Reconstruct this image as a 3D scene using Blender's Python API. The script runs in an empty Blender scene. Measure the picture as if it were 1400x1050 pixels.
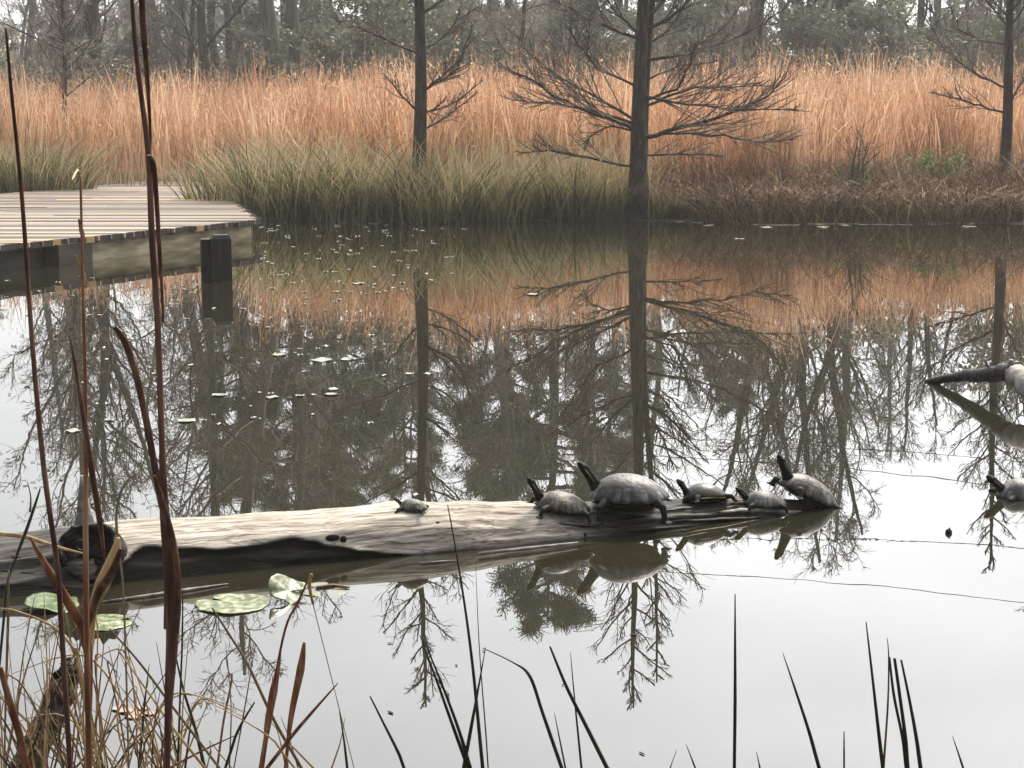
import bpy, math, random
import numpy as np
from mathutils import Vector, Matrix, Quaternion, noise as mnoise

S = bpy.context.scene
COL = S.collection
R = math.radians

# ------------------------------------------------------------------ camera, sky, sun
F = 2400.0                       # focal length in photograph pixels (1400 wide)
HC = 1.5                         # eye height above the water
TILT = math.atan(375.0 / F)
cam_d = bpy.data.cameras.new('camera')
cam = bpy.data.objects.new('camera', cam_d)
COL.objects.link(cam)
cam.location = (0, 0, HC)
cam.rotation_euler = (math.pi / 2 - TILT, 0, 0)
cam_d.sensor_width = 36
cam_d.lens = F / 1400 * 36
cam_d.clip_start = 0.05
cam_d.clip_end = 2000
S.camera = cam

SUN_EL, SUN_AZ = R(48), R(22)
sun_dir = Vector((math.sin(SUN_AZ) * math.cos(SUN_EL), math.cos(SUN_AZ) * math.cos(SUN_EL), math.sin(SUN_EL)))
sd = bpy.data.lights.new('sun', 'SUN')
sd.energy = 3.2
sd.angle = R(8)
sd.color = (1.0, 0.91, 0.77)
sun = bpy.data.objects.new('sun', sd)
COL.objects.link(sun)
sun.rotation_euler = (-sun_dir).to_track_quat('-Z', 'Y').to_euler()
sun.location = (0, 0, 30)

W = bpy.data.worlds.new('World')
S.world = W
W.use_nodes = True
nt = W.node_tree
nt.nodes.clear()
wo = nt.nodes.new('ShaderNodeOutputWorld')
bg = nt.nodes.new('ShaderNodeBackground')
bg.inputs['Strength'].default_value = 0.15
sky = nt.nodes.new('ShaderNodeTexSky')
sky.sky_type = 'NISHITA'
sky.sun_disc = False
sky.sun_elevation = SUN_EL
sky.sun_rotation = SUN_AZ
tc = nt.nodes.new('ShaderNodeTexCoord')
mp = nt.nodes.new('ShaderNodeMapping')
mp.inputs['Scale'].default_value = (1.6, 1.6, 4.0)
nz = nt.nodes.new('ShaderNodeTexNoise')
nz.inputs['Scale'].default_value = 1.7
nz.inputs['Detail'].default_value = 5
nz.inputs['Roughness'].default_value = 0.5
rp = nt.nodes.new('ShaderNodeValToRGB')
rp.color_ramp.elements[0].position = 0.3
rp.color_ramp.elements[0].color = (8.5, 8.55, 8.65, 1)
rp.color_ramp.elements[1].position = 0.72
rp.color_ramp.elements[1].color = (11.9, 11.85, 11.8, 1)
dot = nt.nodes.new('ShaderNodeVectorMath'); dot.operation = 'DOT_PRODUCT'
dot.inputs[1].default_value = sun_dir
mx0 = nt.nodes.new('ShaderNodeMath'); mx0.operation = 'MAXIMUM'; mx0.inputs[1].default_value = 0
pw = nt.nodes.new('ShaderNodeMath'); pw.operation = 'POWER'; pw.inputs[1].default_value = 3
ma = nt.nodes.new('ShaderNodeMath'); ma.operation = 'MULTIPLY_ADD'; ma.inputs[1].default_value = 1.85; ma.inputs[2].default_value = 0.1
vm = nt.nodes.new('ShaderNodeVectorMath'); vm.operation = 'SCALE'
mix = nt.nodes.new('ShaderNodeMixRGB'); mix.inputs['Fac'].default_value = 0.88
L = nt.links.new
L(tc.outputs['Generated'], mp.inputs['Vector']); L(mp.outputs['Vector'], nz.inputs['Vector'])
L(nz.outputs['Fac'], rp.inputs['Fac'])
L(tc.outputs['Generated'], dot.inputs[0]); L(dot.outputs['Value'], mx0.inputs[0]); L(mx0.outputs[0], pw.inputs[0]); L(pw.outputs[0], ma.inputs[0])
L(rp.outputs['Color'], vm.inputs[0]); L(ma.outputs[0], vm.inputs['Scale'])
L(sky.outputs['Color'], mix.inputs['Color1']); L(vm.outputs['Vector'], mix.inputs['Color2'])
L(mix.outputs['Color'], bg.inputs['Color']); L(bg.outputs[0], wo.inputs['Surface'])

S.view_settings.view_transform = 'Standard'
S.view_settings.look = 'None'
S.view_settings.gamma = 1
S.view_settings.exposure = 1.0
try:
    S.cycles.max_bounces = 6
    S.cycles.diffuse_bounces = 2
    S.cycles.glossy_bounces = 3
    S.cycles.transmission_bounces = 3
    S.cycles.caustics_reflective = False
    S.cycles.caustics_refractive = False
except Exception:
    pass

# ------------------------------------------------------------------ picture point -> place
ct, st = math.cos(TILT), math.sin(TILT)
def ray(px, py):
    x, y, z = px - 700.0, F, -(py - 525.0)
    return Vector((x, y * ct + z * st, -y * st + z * ct))
def onz(px, py, z=0.0):
    d = ray(px, py); k = (z - HC) / d.z
    return Vector((d.x * k, d.y * k, z))
def ond(px, py, Y):
    d = ray(px, py); k = Y / d.y
    return Vector((d.x * k, Y, HC + d.z * k))

# ------------------------------------------------------------------ materials
def N(t, kind, **kw):
    n = t.nodes.new(kind)
    for k, v in kw.items():
        if k in n.inputs: n.inputs[k].default_value = v
        else: setattr(n, k, v)
    return n

def ramp(t, cols):
    r = t.nodes.new('ShaderNodeValToRGB')
    e = r.color_ramp.elements
    while len(e) < len(cols): e.new(0.5)
    for i, (p, c) in enumerate(cols):
        e[i].position = p; e[i].color = (*c, 1)
    return r

def mat(name, cols, scale=8, stretch=(1, 1, 1), detail=5, rough=0.8, bump=0.0, bscale=None, attr=None, attr_w=0.7,
        trans=0.0, spec=0.3, distort=0.0, coords='Object', bdist=0.01):
    """Procedural surface: a colour ramp driven by noise, or by the piece-by-piece tint plus noise."""
    m = bpy.data.materials.new(name); m.use_nodes = True
    t = m.node_tree; t.nodes.clear()
    out = N(t, 'ShaderNodeOutputMaterial')
    p = N(t, 'ShaderNodeBsdfPrincipled'); p.inputs['Roughness'].default_value = rough
    p.inputs['Specular IOR Level'].default_value = spec
    tcn = N(t, 'ShaderNodeTexCoord'); mpn = N(t, 'ShaderNodeMapping'); mpn.inputs['Scale'].default_value = stretch
    t.links.new(tcn.outputs[coords], mpn.inputs['Vector'])
    nz = N(t, 'ShaderNodeTexNoise', Scale=scale, Detail=detail, Distortion=distort)
    t.links.new(mpn.outputs['Vector'], nz.inputs['Vector'])
    fac = nz.outputs['Fac']
    if attr:
        a = N(t, 'ShaderNodeAttribute'); a.attribute_name = attr
        mxn = N(t, 'ShaderNodeMix'); mxn.data_type = 'FLOAT'; mxn.inputs[0].default_value = attr_w
        t.links.new(nz.outputs['Fac'], mxn.inputs[2]); t.links.new(a.outputs['Fac'], mxn.inputs[3])
        fac = mxn.outputs[0]
    rm = ramp(t, cols); t.links.new(fac, rm.inputs['Fac'])
    t.links.new(rm.outputs['Color'], p.inputs['Base Color'])
    if bump:
        nb = N(t, 'ShaderNodeTexNoise', Scale=bscale or scale * 2, Detail=6)
        t.links.new(mpn.outputs['Vector'], nb.inputs['Vector'])
        b = N(t, 'ShaderNodeBump', Strength=bump, Distance=bdist)
        t.links.new(nb.outputs['Fac'], b.inputs['Height']); t.links.new(b.outputs['Normal'], p.inputs['Normal'])
    if trans:
        tr = N(t, 'ShaderNodeBsdfTranslucent'); t.links.new(rm.outputs['Color'], tr.inputs['Color'])
        ms = N(t, 'ShaderNodeMixShader', Fac=trans)
        t.links.new(p.outputs[0], ms.inputs[1]); t.links.new(tr.outputs[0], ms.inputs[2]); t.links.new(ms.outputs[0], out.inputs[0])
    else:
        t.links.new(p.outputs[0], out.inputs[0])
    return m

M = {}
M['soil'] = mat('mud_and_litter', [(.3, (.02, .014, .01)), (.7, (.06, .042, .028))], 3, bump=.5)
M['broom'] = mat('orange_broomsedge', [(.0, (.15, .075, .045)), (.25, (.36, .18, .095)), (.5, (.56, .33, .195)), (.75, (.7, .48, .32)), (1, (.7, .59, .44))],
                 .55, attr='tint', attr_w=.6, trans=.45, rough=.7, detail=3)
M['cane'] = mat('pale_cane', [(.2, (.2, .15, .1)), (.8, (.42, .35, .26))], 1, attr='tint', trans=.2)
M['rush'] = mat('green_and_straw_rush', [(.0, (.02, .032, .01)), (.33, (.065, .085, .026)), (.5, (.17, .16, .065)), (.7, (.38, .31, .17)), (1, (.58, .47, .3))],
                .9, attr='tint', attr_w=.75, trans=.3, rough=.6)
M['bramble'] = mat('maroon_bramble', [(.0, (.04, .022, .016)), (.45, (.15, .075, .045)), (.75, (.3, .185, .11)), (1, (.56, .47, .36))],
                   1, attr='tint', attr_w=.8, rough=.8)
M['cypress'] = mat('cypress_bark', [(.3, (.035, .026, .022)), (.55, (.075, .058, .05)), (.8, (.15, .125, .11))], 9, (3, 3, .5), bump=.8, bscale=14, bdist=.03, rough=.9)
M['twig'] = mat('cypress_twig', [(.3, (.07, .054, .046)), (.7, (.19, .155, .13))], 3, rough=.9)
M['bark'] = mat('grey_forest_bark', [(.3, (.12, .105, .09)), (.7, (.26, .235, .205))], 4, (3, 3, .6), bump=.6, rough=.9)  # forest bark, twig and leaf tones lightened to stand in for haze
M['dbark'] = mat('dark_forest_bark', [(.3, (.05, .042, .037)), (.7, (.13, .11, .098))], 4, (3, 3, .6), bump=.6, rough=.9)
M['ftwig'] = mat('grey_forest_twig', [(.3, (.2, .18, .155)), (.7, (.36, .325, .28))], 1, rough=.9)
M['ltwig'] = mat('pale_lichen_twig', [(.3, (.22, .21, .19)), (.7, (.42, .41, .38))], 3, rough=.9)
M['needle'] = mat('pine_needle', [(.2, (.034, .052, .02)), (.6, (.075, .1, .04)), (.9, (.13, .15, .065))], .6, attr='tint', attr_w=.6, trans=.25, rough=.6)
M['leaf'] = mat('evergreen_leaf', [(.2, (.12, .13, .1)), (.6, (.21, .215, .16)), (.9, (.3, .3, .22))], .5, attr='tint', attr_w=.6, trans=.25, rough=.55)
M['far'] = mat('far_wood_brush', [(.2, (.17, .17, .14)), (.8, (.33, .32, .28))], .3, attr='tint', attr_w=.6, trans=.25)
M['fresh'] = mat('fresh_green_leaf', [(.2, (.08, .13, .03)), (.8, (.24, .32, .09))], 2, attr='tint', attr_w=.6, trans=.35, rough=.6)
M['rusty'] = mat('rusty_dead_leaf', [(.2, (.1, .06, .045)), (.8, (.24, .15, .11))], 2, attr='tint', attr_w=.6, trans=.35)
M['black'] = mat('tarred_post_wood', [(.3, (.012, .011, .01)), (.7, (.035, .032, .028))], 6, (4, 4, .5), bump=.5, rough=.7)
M['reedr'] = mat('rust_reed', [(.3, (.11, .045, .025)), (.5, (.26, .115, .06)), (.7, (.48, .3, .18))], 70, (1, 1, .05), trans=.15, rough=.55)
M['reedb'] = mat('brown_reed', [(.3, (.045, .022, .017)), (.5, (.12, .058, .04)), (.7, (.27, .17, .12))], 70, (1, 1, .05), trans=.1, rough=.55)
M['straw'] = mat('straw_reed', [(.25, (.36, .25, .12)), (.55, (.58, .45, .26)), (.8, (.7, .6, .4))], 70, (1, 1, .06), trans=.25, rough=.55)
M['tan'] = mat('tan_grass', [(.25, (.16, .12, .07)), (.6, (.29, .23, .145)), (.85, (.44, .36, .25))], 70, (1, 1, .06), trans=.2, rough=.6)
M['green'] = mat('dark_rush_blade', [(.25, (.012, .016, .009)), (.6, (.032, .042, .022)), (.85, (.075, .085, .045))], 60, (1, 1, .05), trans=.1, rough=.4, spec=.5)
M['pad'] = mat('lily_pad_top', [(.38, (.035, .06, .01)), (.46, (.1, .13, .04)), (.53, (.2, .215, .105)), (.64, (.38, .37, .25))], 34, detail=7, rough=.35, bump=.3, spec=.5, trans=.1)
M['padg'] = mat('green_lily_pad', [(.38, (.025, .055, .006)), (.52, (.06, .11, .014)), (.68, (.2, .25, .08))], 34, detail=7, rough=.35, bump=.3, spec=.5, trans=.15)
M['padp'] = mat('bleached_leaf', [(.3, (.13, .13, .08)), (.7, (.29, .28, .2))], 6, rough=.35, spec=.6)
M['paddim'] = mat('sunken_leaf', [(.3, (.09, .09, .045)), (.7, (.2, .19, .1))], 9, rough=.35, spec=.5)
M['deadleaf'] = mat('pink_dead_leaf', [(.3, (.2, .12, .09)), (.7, (.38, .28, .23))], 9, rough=.5)
M['cable'] = mat('cable_sheath', [(.3, (.02, .02, .02)), (.7, (.04, .04, .04))], 4, rough=.6)

# ------------------------------------------------------------------ object helpers
def tag(o, label=None, cat=None, group=None, kind=None):
    if label: o['label'] = label
    if cat: o['category'] = cat
    if group: o['group'] = group
    if kind: o['kind'] = kind
    return o
def empty(name, loc=(0, 0, 0), rz=0.0):
    o = bpy.data.objects.new(name, None); COL.objects.link(o)
    o.location = loc; o.rotation_euler = (0, 0, rz); o.empty_display_size = .1
    return o
def link(name, me, m, parent=None, smooth=False):
    o = bpy.data.objects.new(name, me); COL.objects.link(o)
    if m is not None: me.materials.append(m)
    if parent: o.parent = parent
    if smooth: me.polygons.foreach_set('use_smooth', [True] * len(me.polygons))
    return o
def copy_tree(o, parent=None):
    c = o.copy(); COL.objects.link(c)
    if parent: c.parent = parent
    for ch in o.children: copy_tree(ch, c)
    return c
def np_mesh(name, V, Q, tint=None):
    """numpy vertices (n,3), quads or triangles (m,k)."""
    me = bpy.data.meshes.new(name)
    V = np.asarray(V, np.float32); Q = np.asarray(Q, np.int32); k = Q.shape[1]
    me.vertices.add(len(V)); me.vertices.foreach_set('co', V.ravel())
    me.loops.add(Q.size); me.loops.foreach_set('vertex_index', Q.ravel())
    me.polygons.add(len(Q)); me.polygons.foreach_set('loop_start', np.arange(0, Q.size, k, dtype=np.int32))
    if tint is not None:
        a = me.attributes.new('tint', 'FLOAT', 'POINT'); a.data.foreach_set('value', np.asarray(tint, np.float32))
    me.update(calc_edges=True)
    return me
def blade_mesh(name, rg, base, h, az, lean, width, prof, tint, K=4, droop=0.0, tip=0.0):
    """Grass: N strips that start at base, rise by h and bow over by lean towards az."""
    n = len(base)
    t = np.linspace(0, 1, K)[None, :]
    h = np.broadcast_to(h, (n,))[:, None]; lean = np.broadcast_to(lean, (n,))[:, None]
    up = h * (t - droop * t ** 3)
    out = h * lean * (0.3 * t + 0.7 * t ** 2)
    P = np.zeros((n, K, 3))
    P[:, :, 0] = base[:, 0, None] + np.cos(az)[:, None] * out
    P[:, :, 1] = base[:, 1, None] + np.sin(az)[:, None] * out
    P[:, :, 2] = base[:, 2, None] + up
    sa = rg.uniform(0, 2 * np.pi, n)
    sx = np.stack([np.cos(sa), np.sin(sa), np.zeros(n)], 1)[:, None, :]
    wv = (np.broadcast_to(width, (n,))[:, None] * np.asarray(prof)[None, :])[:, :, None] * .5
    V = np.stack([P - sx * wv, P + sx * wv], 2).reshape(-1, 3)
    i = (np.arange(n)[:, None] * K + np.arange(K - 1)[None, :]).ravel() * 2
    Q = np.stack([i, i + 1, i + 3, i + 2], 1)
    return np_mesh(name, V, Q, (np.repeat(tint, K * 2).reshape(n, K, 2) + (tip * np.linspace(0, 1, K) ** 2)[None, :, None]).clip(0, 1).ravel())

class MB:
    def __init__(s): s.v = []; s.f = []; s.n = 0; s.t = []
    def add(s, V, Fc, tint=None):
        s.v.append(np.asarray(V, float)); s.f += [tuple(int(i) + s.n for i in f) for f in Fc]
        s.n += len(V); s.t += [0.5 if tint is None else tint] * len(V)
    def tube(s, pts, rad, sides=6, cap=True, flat=1.0, ref=None, tint=None):
        P = np.asarray([tuple(p) for p in pts], float); k = len(P)
        rad = np.broadcast_to(np.asarray(rad, float), (k,))
        T = np.gradient(P, axis=0); T /= np.linalg.norm(T, axis=1)[:, None] + 1e-9
        if ref is None:
            ref = np.array([0.31, 0.17, 0.93]) if abs(T[:, 2]).mean() < .8 else np.array([.95, .2, .1])
        A = np.cross(T, ref); A /= np.linalg.norm(A, axis=1)[:, None] + 1e-9
        B = np.cross(T, A)
        a = np.arange(sides) * 2 * np.pi / sides
        V = P[:, None] + rad[:, None, None] * (np.cos(a)[None, :, None] * A[:, None] + flat * np.sin(a)[None, :, None] * B[:, None])
        Fc = []
        for i in range(k - 1):
            for j in range(sides):
                j2 = (j + 1) % sides
                Fc.append((i * sides + j, i * sides + j2, (i + 1) * sides + j2, (i + 1) * sides + j))
        if cap:
            Fc.append(tuple(range(sides))[::-1]); Fc.append(tuple((k - 1) * sides + j for j in range(sides)))
        s.add(V.reshape(-1, 3), Fc, tint)
    def box(s, c, d, rz=0.0, tint=None):
        x, y, z = d[0] / 2, d[1] / 2, d[2] / 2; cr, sr = math.cos(rz), math.sin(rz)
        V = [(c[0] + (a * x) * cr - (b * y) * sr, c[1] + (a * x) * sr + (b * y) * cr, c[2] + e * z) for e in (-1, 1) for a, b in ((-1, -1), (1, -1), (1, 1), (-1, 1))]
        s.add(V, [(3, 2, 1, 0), (4, 5, 6, 7), (0, 1, 5, 4), (1, 2, 6, 5), (2, 3, 7, 6), (3, 0, 4, 7)], tint)
    def ball(s, c, r, rot=None, seg=14, rings=9):
        V = [(0, 0, -1)]; Fc = []
        for i in range(1, rings):
            th = math.pi * i / rings
            for j in range(seg):
                ph = 2 * math.pi * j / seg
                V.append((math.sin(th) * math.cos(ph), math.sin(th) * math.sin(ph), -math.cos(th)))
        V.append((0, 0, 1)); top = len(V) - 1
        for j in range(seg):
            Fc.append((0, 1 + (j + 1) % seg, 1 + j)); b = 1 + (rings - 2) * seg
            Fc.append((b + j, b + (j + 1) % seg, top))
        for i in range(rings - 2):
            for j in range(seg):
                a = 1 + i * seg
                Fc.append((a + j, a + (j + 1) % seg, a + seg + (j + 1) % seg, a + seg + j))
        V = np.array(V) * np.asarray(r)
        if rot is not None: V = V @ np.array(rot).T
        s.add(V + np.asarray(tuple(c)), Fc)
    def mesh(s, name, tint=False):
        me = bpy.data.meshes.new(name)
        V = np.concatenate(s.v) if s.v else np.zeros((0, 3))
        me.from_pydata(V.tolist(), [], s.f)
        if tint:
            a = me.attributes.new('tint', 'FLOAT', 'POINT'); a.data.foreach_set('value', np.asarray(s.t, np.float32))
        me.update()
        return me
    def build(s, name, m, parent=None, smooth=True, tint=False):
        return link(name, s.mesh(name, tint), m, parent, smooth)

# ------------------------------------------------------------------ ground and water
def sstep(a, b, x):
    t = min(1, max(0, (x - a) / (b - a))); return t * t * (3 - 2 * t)
def shore(x):
    far = 24.1 - .9 * sstep(1, 6, x) + 5.2 * (1 - sstep(-5.0, -3.7, x))
    return far + .35 * math.sin(x * 1.3) + .2 * math.sin(x * 3.1 + 1)
def ground_z(x, y):
    s = shore(x)
    if y > s - 6:
        d = y - s
        z = -.7 * (1 - sstep(-5, 0, d)) + .22 * sstep(0, 1.6, d) + .5 * sstep(2, 22, d) + .012 * max(0, d - 25)
        z += .02 * mnoise.noise(Vector((x * .7, y * .7, 0)))
    else:
        z = -.7 + .95 * (1 - sstep(1.2, 2.9, y))
    return z
ys = np.concatenate([np.linspace(-40, 0, 9), np.linspace(.6, 4, 12), np.linspace(5, 18, 10), np.linspace(18.5, 40, 60), np.linspace(42, 90, 30), np.linspace(95, 230, 10)])
xs = np.concatenate([np.linspace(-150, -45, 8), np.linspace(-40, -16, 14), np.linspace(-15, 15, 76), np.linspace(16, 40, 14), np.linspace(45, 150, 8)])
Vg = np.array([(x, y, ground_z(x, y)) for y in ys for x in xs]); nx = len(xs)
Qg = np.array([(j * nx + i, j * nx + i + 1, (j + 1) * nx + i + 1, (j + 1) * nx + i) for j in range(len(ys) - 1) for i in range(nx - 1)])
o = link('ground', np_mesh('ground', Vg, Qg), M['soil'], smooth=True); tag(o, kind='structure')

def water_mat():
    m = bpy.data.materials.new('pond_water'); m.use_nodes = True; t = m.node_tree; t.nodes.clear()
    out = N(t, 'ShaderNodeOutputMaterial'); p = N(t, 'ShaderNodeBsdfPrincipled')
    p.inputs['Roughness'].default_value = 0.0; p.inputs['IOR'].default_value = 1.7
    tcn = N(t, 'ShaderNodeTexCoord')
    n0 = N(t, 'ShaderNodeTexNoise', Scale=.5, Detail=3); t.links.new(tcn.outputs['Object'], n0.inputs['Vector'])
    rm = ramp(t, [(.3, (.014, .0128, .008)), (.7, (.023, .0205, .0125))]); t.links.new(n0.outputs['Fac'], rm.inputs['Fac']); t.links.new(rm.outputs['Color'], p.inputs['Base Color'])
    mpn = N(t, 'ShaderNodeMapping'); mpn.inputs['Scale'].default_value = (1, .55, 1); t.links.new(tcn.outputs['Object'], mpn.inputs['Vector'])
    n1 = N(t, 'ShaderNodeTexNoise', Scale=2.6, Detail=2, Roughness=.45); t.links.new(mpn.outputs['Vector'], n1.inputs['Vector'])
    b = N(t, 'ShaderNodeBump', Strength=.16, Distance=.003); t.links.new(n1.outputs['Fac'], b.inputs['Height'])
    n2 = N(t, 'ShaderNodeTexNoise', Scale=16, Detail=2); t.links.new(mpn.outputs['Vector'], n2.inputs['Vector'])
    n3 = N(t, 'ShaderNodeTexNoise', Scale=.9, Detail=2); t.links.new(tcn.outputs['Object'], n3.inputs['Vector'])
    r3 = N(t, 'ShaderNodeMapRange'); r3.inputs['From Min'].default_value = .45; r3.inputs['From Max'].default_value = .7; r3.inputs['To Max'].default_value = .06; t.links.new(n3.outputs['Fac'], r3.inputs['Value'])
    b2 = N(t, 'ShaderNodeBump', Distance=.001); t.links.new(r3.outputs[0], b2.inputs['Strength']); t.links.new(n2.outputs['Fac'], b2.inputs['Height']); t.links.new(b.outputs['Normal'], b2.inputs['Normal']); t.links.new(b2.outputs['Normal'], p.inputs['Normal'])
    t.links.new(p.outputs[0], out.inputs[0]); return m
xw = np.array([-60, 60]); yw = np.array([-.5, 36])
o = link('pond_water', np_mesh('pond_water', [(x, y, 0) for y in yw for x in xw], [(0, 1, 3, 2)]), water_mat()); tag(o, kind='structure')

# ------------------------------------------------------------------ boardwalk
A0 = onz(0, 335, .25); A0 = Vector((A0.x, A0.y)); C1 = onz(348, 301, .25); C1 = Vector((C1.x, C1.y)); B1 = onz(288, 249, .25); B1 = Vector((B1.x, B1.y))
dirA = (C1 - A0).normalized(); P0 = A0 - dirA * 3.5
def right_edge(y):
    if y < C1.y: return P0.x + (C1.x - P0.x) * (y - P0.y) / (C1.y - P0.y)
    return C1.x + (B1.x - C1.x) * (y - C1.y) / (B1.y - C1.y)
LB = onz(192, 248.5, .25); LA = onz(0, 265, .25)
def left_edge(y):
    if y < LA.y: return LA.x - .25 * (LA.y - y) * .6 - .0
    return LA.x + (LB.x - LA.x) * (y - LA.y) / (LB.y - LA.y)
bw = empty('boardwalk', (A0.x, A0.y, 0))
tag(bw, 'weathered grey plank boardwalk standing low over the water at the left', 'boardwalk')
rng = random.Random(4)
mb = MB(); y = P0.y + .05; i = 0
loc = Vector((A0.x, A0.y, 0))
ycol = {round(onz(60, 264, .25).y / .19): .99}
while y < B1.y:
    w = .185; x1 = right_edge(y + w / 2) + rng.uniform(-.03, .05); x0 = left_edge(y + w / 2) + rng.uniform(-.03, .03)
    tnt = min(.86, max(.05, rng.gauss(.5, .2)))
    if i % 41 == 20: tnt = 1.0
    endc = 1.0 if (i % 9 == 4 or tnt == 1) else 0.0
    # a plank is laid in two or three lengths
    cuts = sorted([x0, x1] + [x1 - (x1 - x0) * rng.uniform(.3, .75)])
    for a, b in zip(cuts, cuts[1:]):
        mb.box(((a + b) / 2 - loc.x, y + w / 2 - loc.y, .228 + rng.uniform(-.004, .004)), (b - a - .006, w - .012, .045), rng.uniform(-.003, .003), min(1, max(.03, tnt + rng.uniform(-.12, .12))) if tnt < 1 else (1.0 if b == cuts[-1] else .55))
    mb.box((x1 - loc.x + .006, y + w / 2 - loc.y, .222), (.012, w + .01 if endc < 1 else w - .014, .06), math.atan2(dirA.y, dirA.x) - math.pi / 2 if y < C1.y else -.39, endc)
    y += w; i += 1
M['deck'] = mat('weathered_deck_plank', [(.0, (.02, .018, .018)), (.1, (.07, .056, .05)), (.35, (.125, .1, .082)), (.6, (.215, .172, .138)), (.8, (.33, .265, .205)), (.86, (.5, .33, .14)), (1, (.6, .33, .1))], 3, (.6, 8, 8), attr='tint', attr_w=.8, bump=.2, rough=.75)
M['fascia'] = mat('water_lit_fascia', [(.3, (.13, .105, .065)), (.5, (.36, .29, .175)), (.68, (.6, .52, .35))], 2.4, (1, 1, 5), rough=.6, bump=.3)  # tan tone is light bounced off the water, put into the colour
M['fasciad'] = mat('dark_fascia', [(.3, (.035, .03, .025)), (.7, (.1, .08, .062))], 2, (1, 1, 4), rough=.6, bump=.3)  # darker brown for the set-back board, back edge and posts
mb.build('deck', M['deck'], bw, smooth=False, tint=True)
def fascia(p, q, m, inset, name, z0=-.12, z1=.2, thick=.05):
    d = (q - p); n = Vector((d.y, -d.x)).normalized(); c = (p + q) / 2 - n * (thick / 2 + inset)
    f = MB(); f.box((c.x - loc.x, c.y - loc.y, (z0 + z1) / 2), (d.length, thick, z1 - z0), math.atan2(d.y, d.x))
    return f.build(name, m, bw, smooth=False)
tM = (onz(137, 323, .25)); tM = Vector((tM.x, tM.y)); tM = A0 + dirA * ((tM - A0).dot(dirA))
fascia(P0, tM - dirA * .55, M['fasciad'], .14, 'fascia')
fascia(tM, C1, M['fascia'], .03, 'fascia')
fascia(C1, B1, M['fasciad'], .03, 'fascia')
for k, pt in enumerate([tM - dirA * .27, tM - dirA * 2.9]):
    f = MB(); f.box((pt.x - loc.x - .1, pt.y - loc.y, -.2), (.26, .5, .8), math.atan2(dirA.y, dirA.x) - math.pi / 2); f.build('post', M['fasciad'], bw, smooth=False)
PXR = R(45 + 4)
def mooring(px, py, wpx, hgt, label, peak):
    p = onz(px, py); w = wpx * p.y / F
    f = MB()
    z = [-.6, hgt - peak, hgt]; rr = [w / 2 * 1.1, w / 2 * 1.08, w / 2 * .82]
    f.tube([(0, 0, zz) for zz in z], [r_ * 1.36 for r_ in rr], 4)
    o = f.build('mooring_post', M['black'], None, smooth=False); o.location = (p.x, p.y, 0); o.rotation_euler = (0, 0, PXR)
    tag(o, label, 'post', 'black posts beside the boardwalk')
mooring(284, 381, 16, .36, 'shorter narrower black post on the left of the pair in the water', .005)
mooring(303, 382, 25, .40, 'taller thicker black post with chamfered top, right of the pair', .035)

# ------------------------------------------------------------------ grass, rushes, brambles
rg = np.random.default_rng(7)
def zg(P): return np.array([ground_z(a, b) for a, b in P])
def scatter(n, x0, x1, y0, y1, bias=1.0):
    X = rg.uniform(x0, x1, n); Y = y0 + (y1 - y0) * rg.uniform(0, 1, n) ** bias
    return np.stack([X, Y], 1)
n = 125000
NC = 4200
PC = scatter(NC, -15, 15, 24.5, 44, 1.5); HCl = rg.normal(0, 1, NC); TCl = rg.normal(0, 1, NC); ci = rg.integers(0, NC, n)
P = PC[ci] + rg.normal(0, .09, (n, 2))
sh = np.array([shore(a) for a in P[:, 0]])
cl0 = np.array([mnoise.noise(Vector((a * 1.1, b * .8, 8))) for a, b in P])
back = 2.0 + .7 * np.sin(P[:, 0] * .9) + np.array([2.7 * sstep(3, 6.5, a) for a in P[:, 0]])
keep = (P[:, 1] > sh + back) & (np.abs(P[:, 0]) < P[:, 1] * .33 + 2)
keep &= rg.uniform(0, 1, n) < np.clip(.8 + 1.1 * cl0, .3, 1)
P = P[keep]; n = len(P); ci = ci[keep]
cl = np.array([mnoise.noise(Vector((a * .55, b * .4, 3))) for a, b in P])
hgt = (1.36 + .4 * cl + .27 * HCl[ci] + rg.normal(0, .2, n)).clip(.4, 2.4)
B3 = np.column_stack([P, zg(P) - .03])
tint = (.55 + .42 * cl + .22 * TCl[ci] + rg.normal(0, .2, n)).clip(0, 1)
tint = np.where(rg.uniform(0, 1, n) < .1, tint * .15, tint)
me = blade_mesh('orange_marsh_grass', rg, B3, hgt, rg.uniform(0, 2 * np.pi, n), rg.uniform(.04, .3, n) + .35 * (rg.uniform(0, 1, n) < .08), rg.uniform(.008, .022, n), [.5, .8, 1.0, .9, .15], tint, 5, .04)
o = link('orange_marsh_grass', me, M['broom']); topz = B3.copy(); hseed = hgt; tag(o, 'tall orange dead marsh grass filling the far bank', 'grass', kind='stuff')
ns = 95000; k = rg.integers(0, len(topz), ns); c = topz[k].copy(); c[:, 2] += hseed[k] * rg.uniform(.42, 1.08, ns) ** .8; c[:, :2] += rg.normal(0, .07, (ns, 2))
d = rg.normal(0, .6, (ns, 3)) + np.array([0, 0, .8]); d /= np.linalg.norm(d, axis=1)[:, None]; e = np.cross(d, rg.normal(0, 1, (ns, 3))); e /= np.linalg.norm(e, axis=1)[:, None]
l = rg.uniform(.05, .15, ns)[:, None]; wd = rg.uniform(.008, .022, ns)[:, None]
V = np.stack([c - d * l * .5, c + e * wd * .5, c + d * l * .5, c - e * wd * .5], 1).reshape(-1, 3)
o = link('grass_seed_heads', np_mesh('grass_seed_heads', V, np.arange(4 * ns).reshape(-1, 4), np.repeat((tint[k] + rg.normal(.12, .25, ns)).clip(0, 1), 4)), M['broom']); tag(o, 'feathery orange seed heads through the marsh grass', 'seed heads', kind='stuff')
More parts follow.
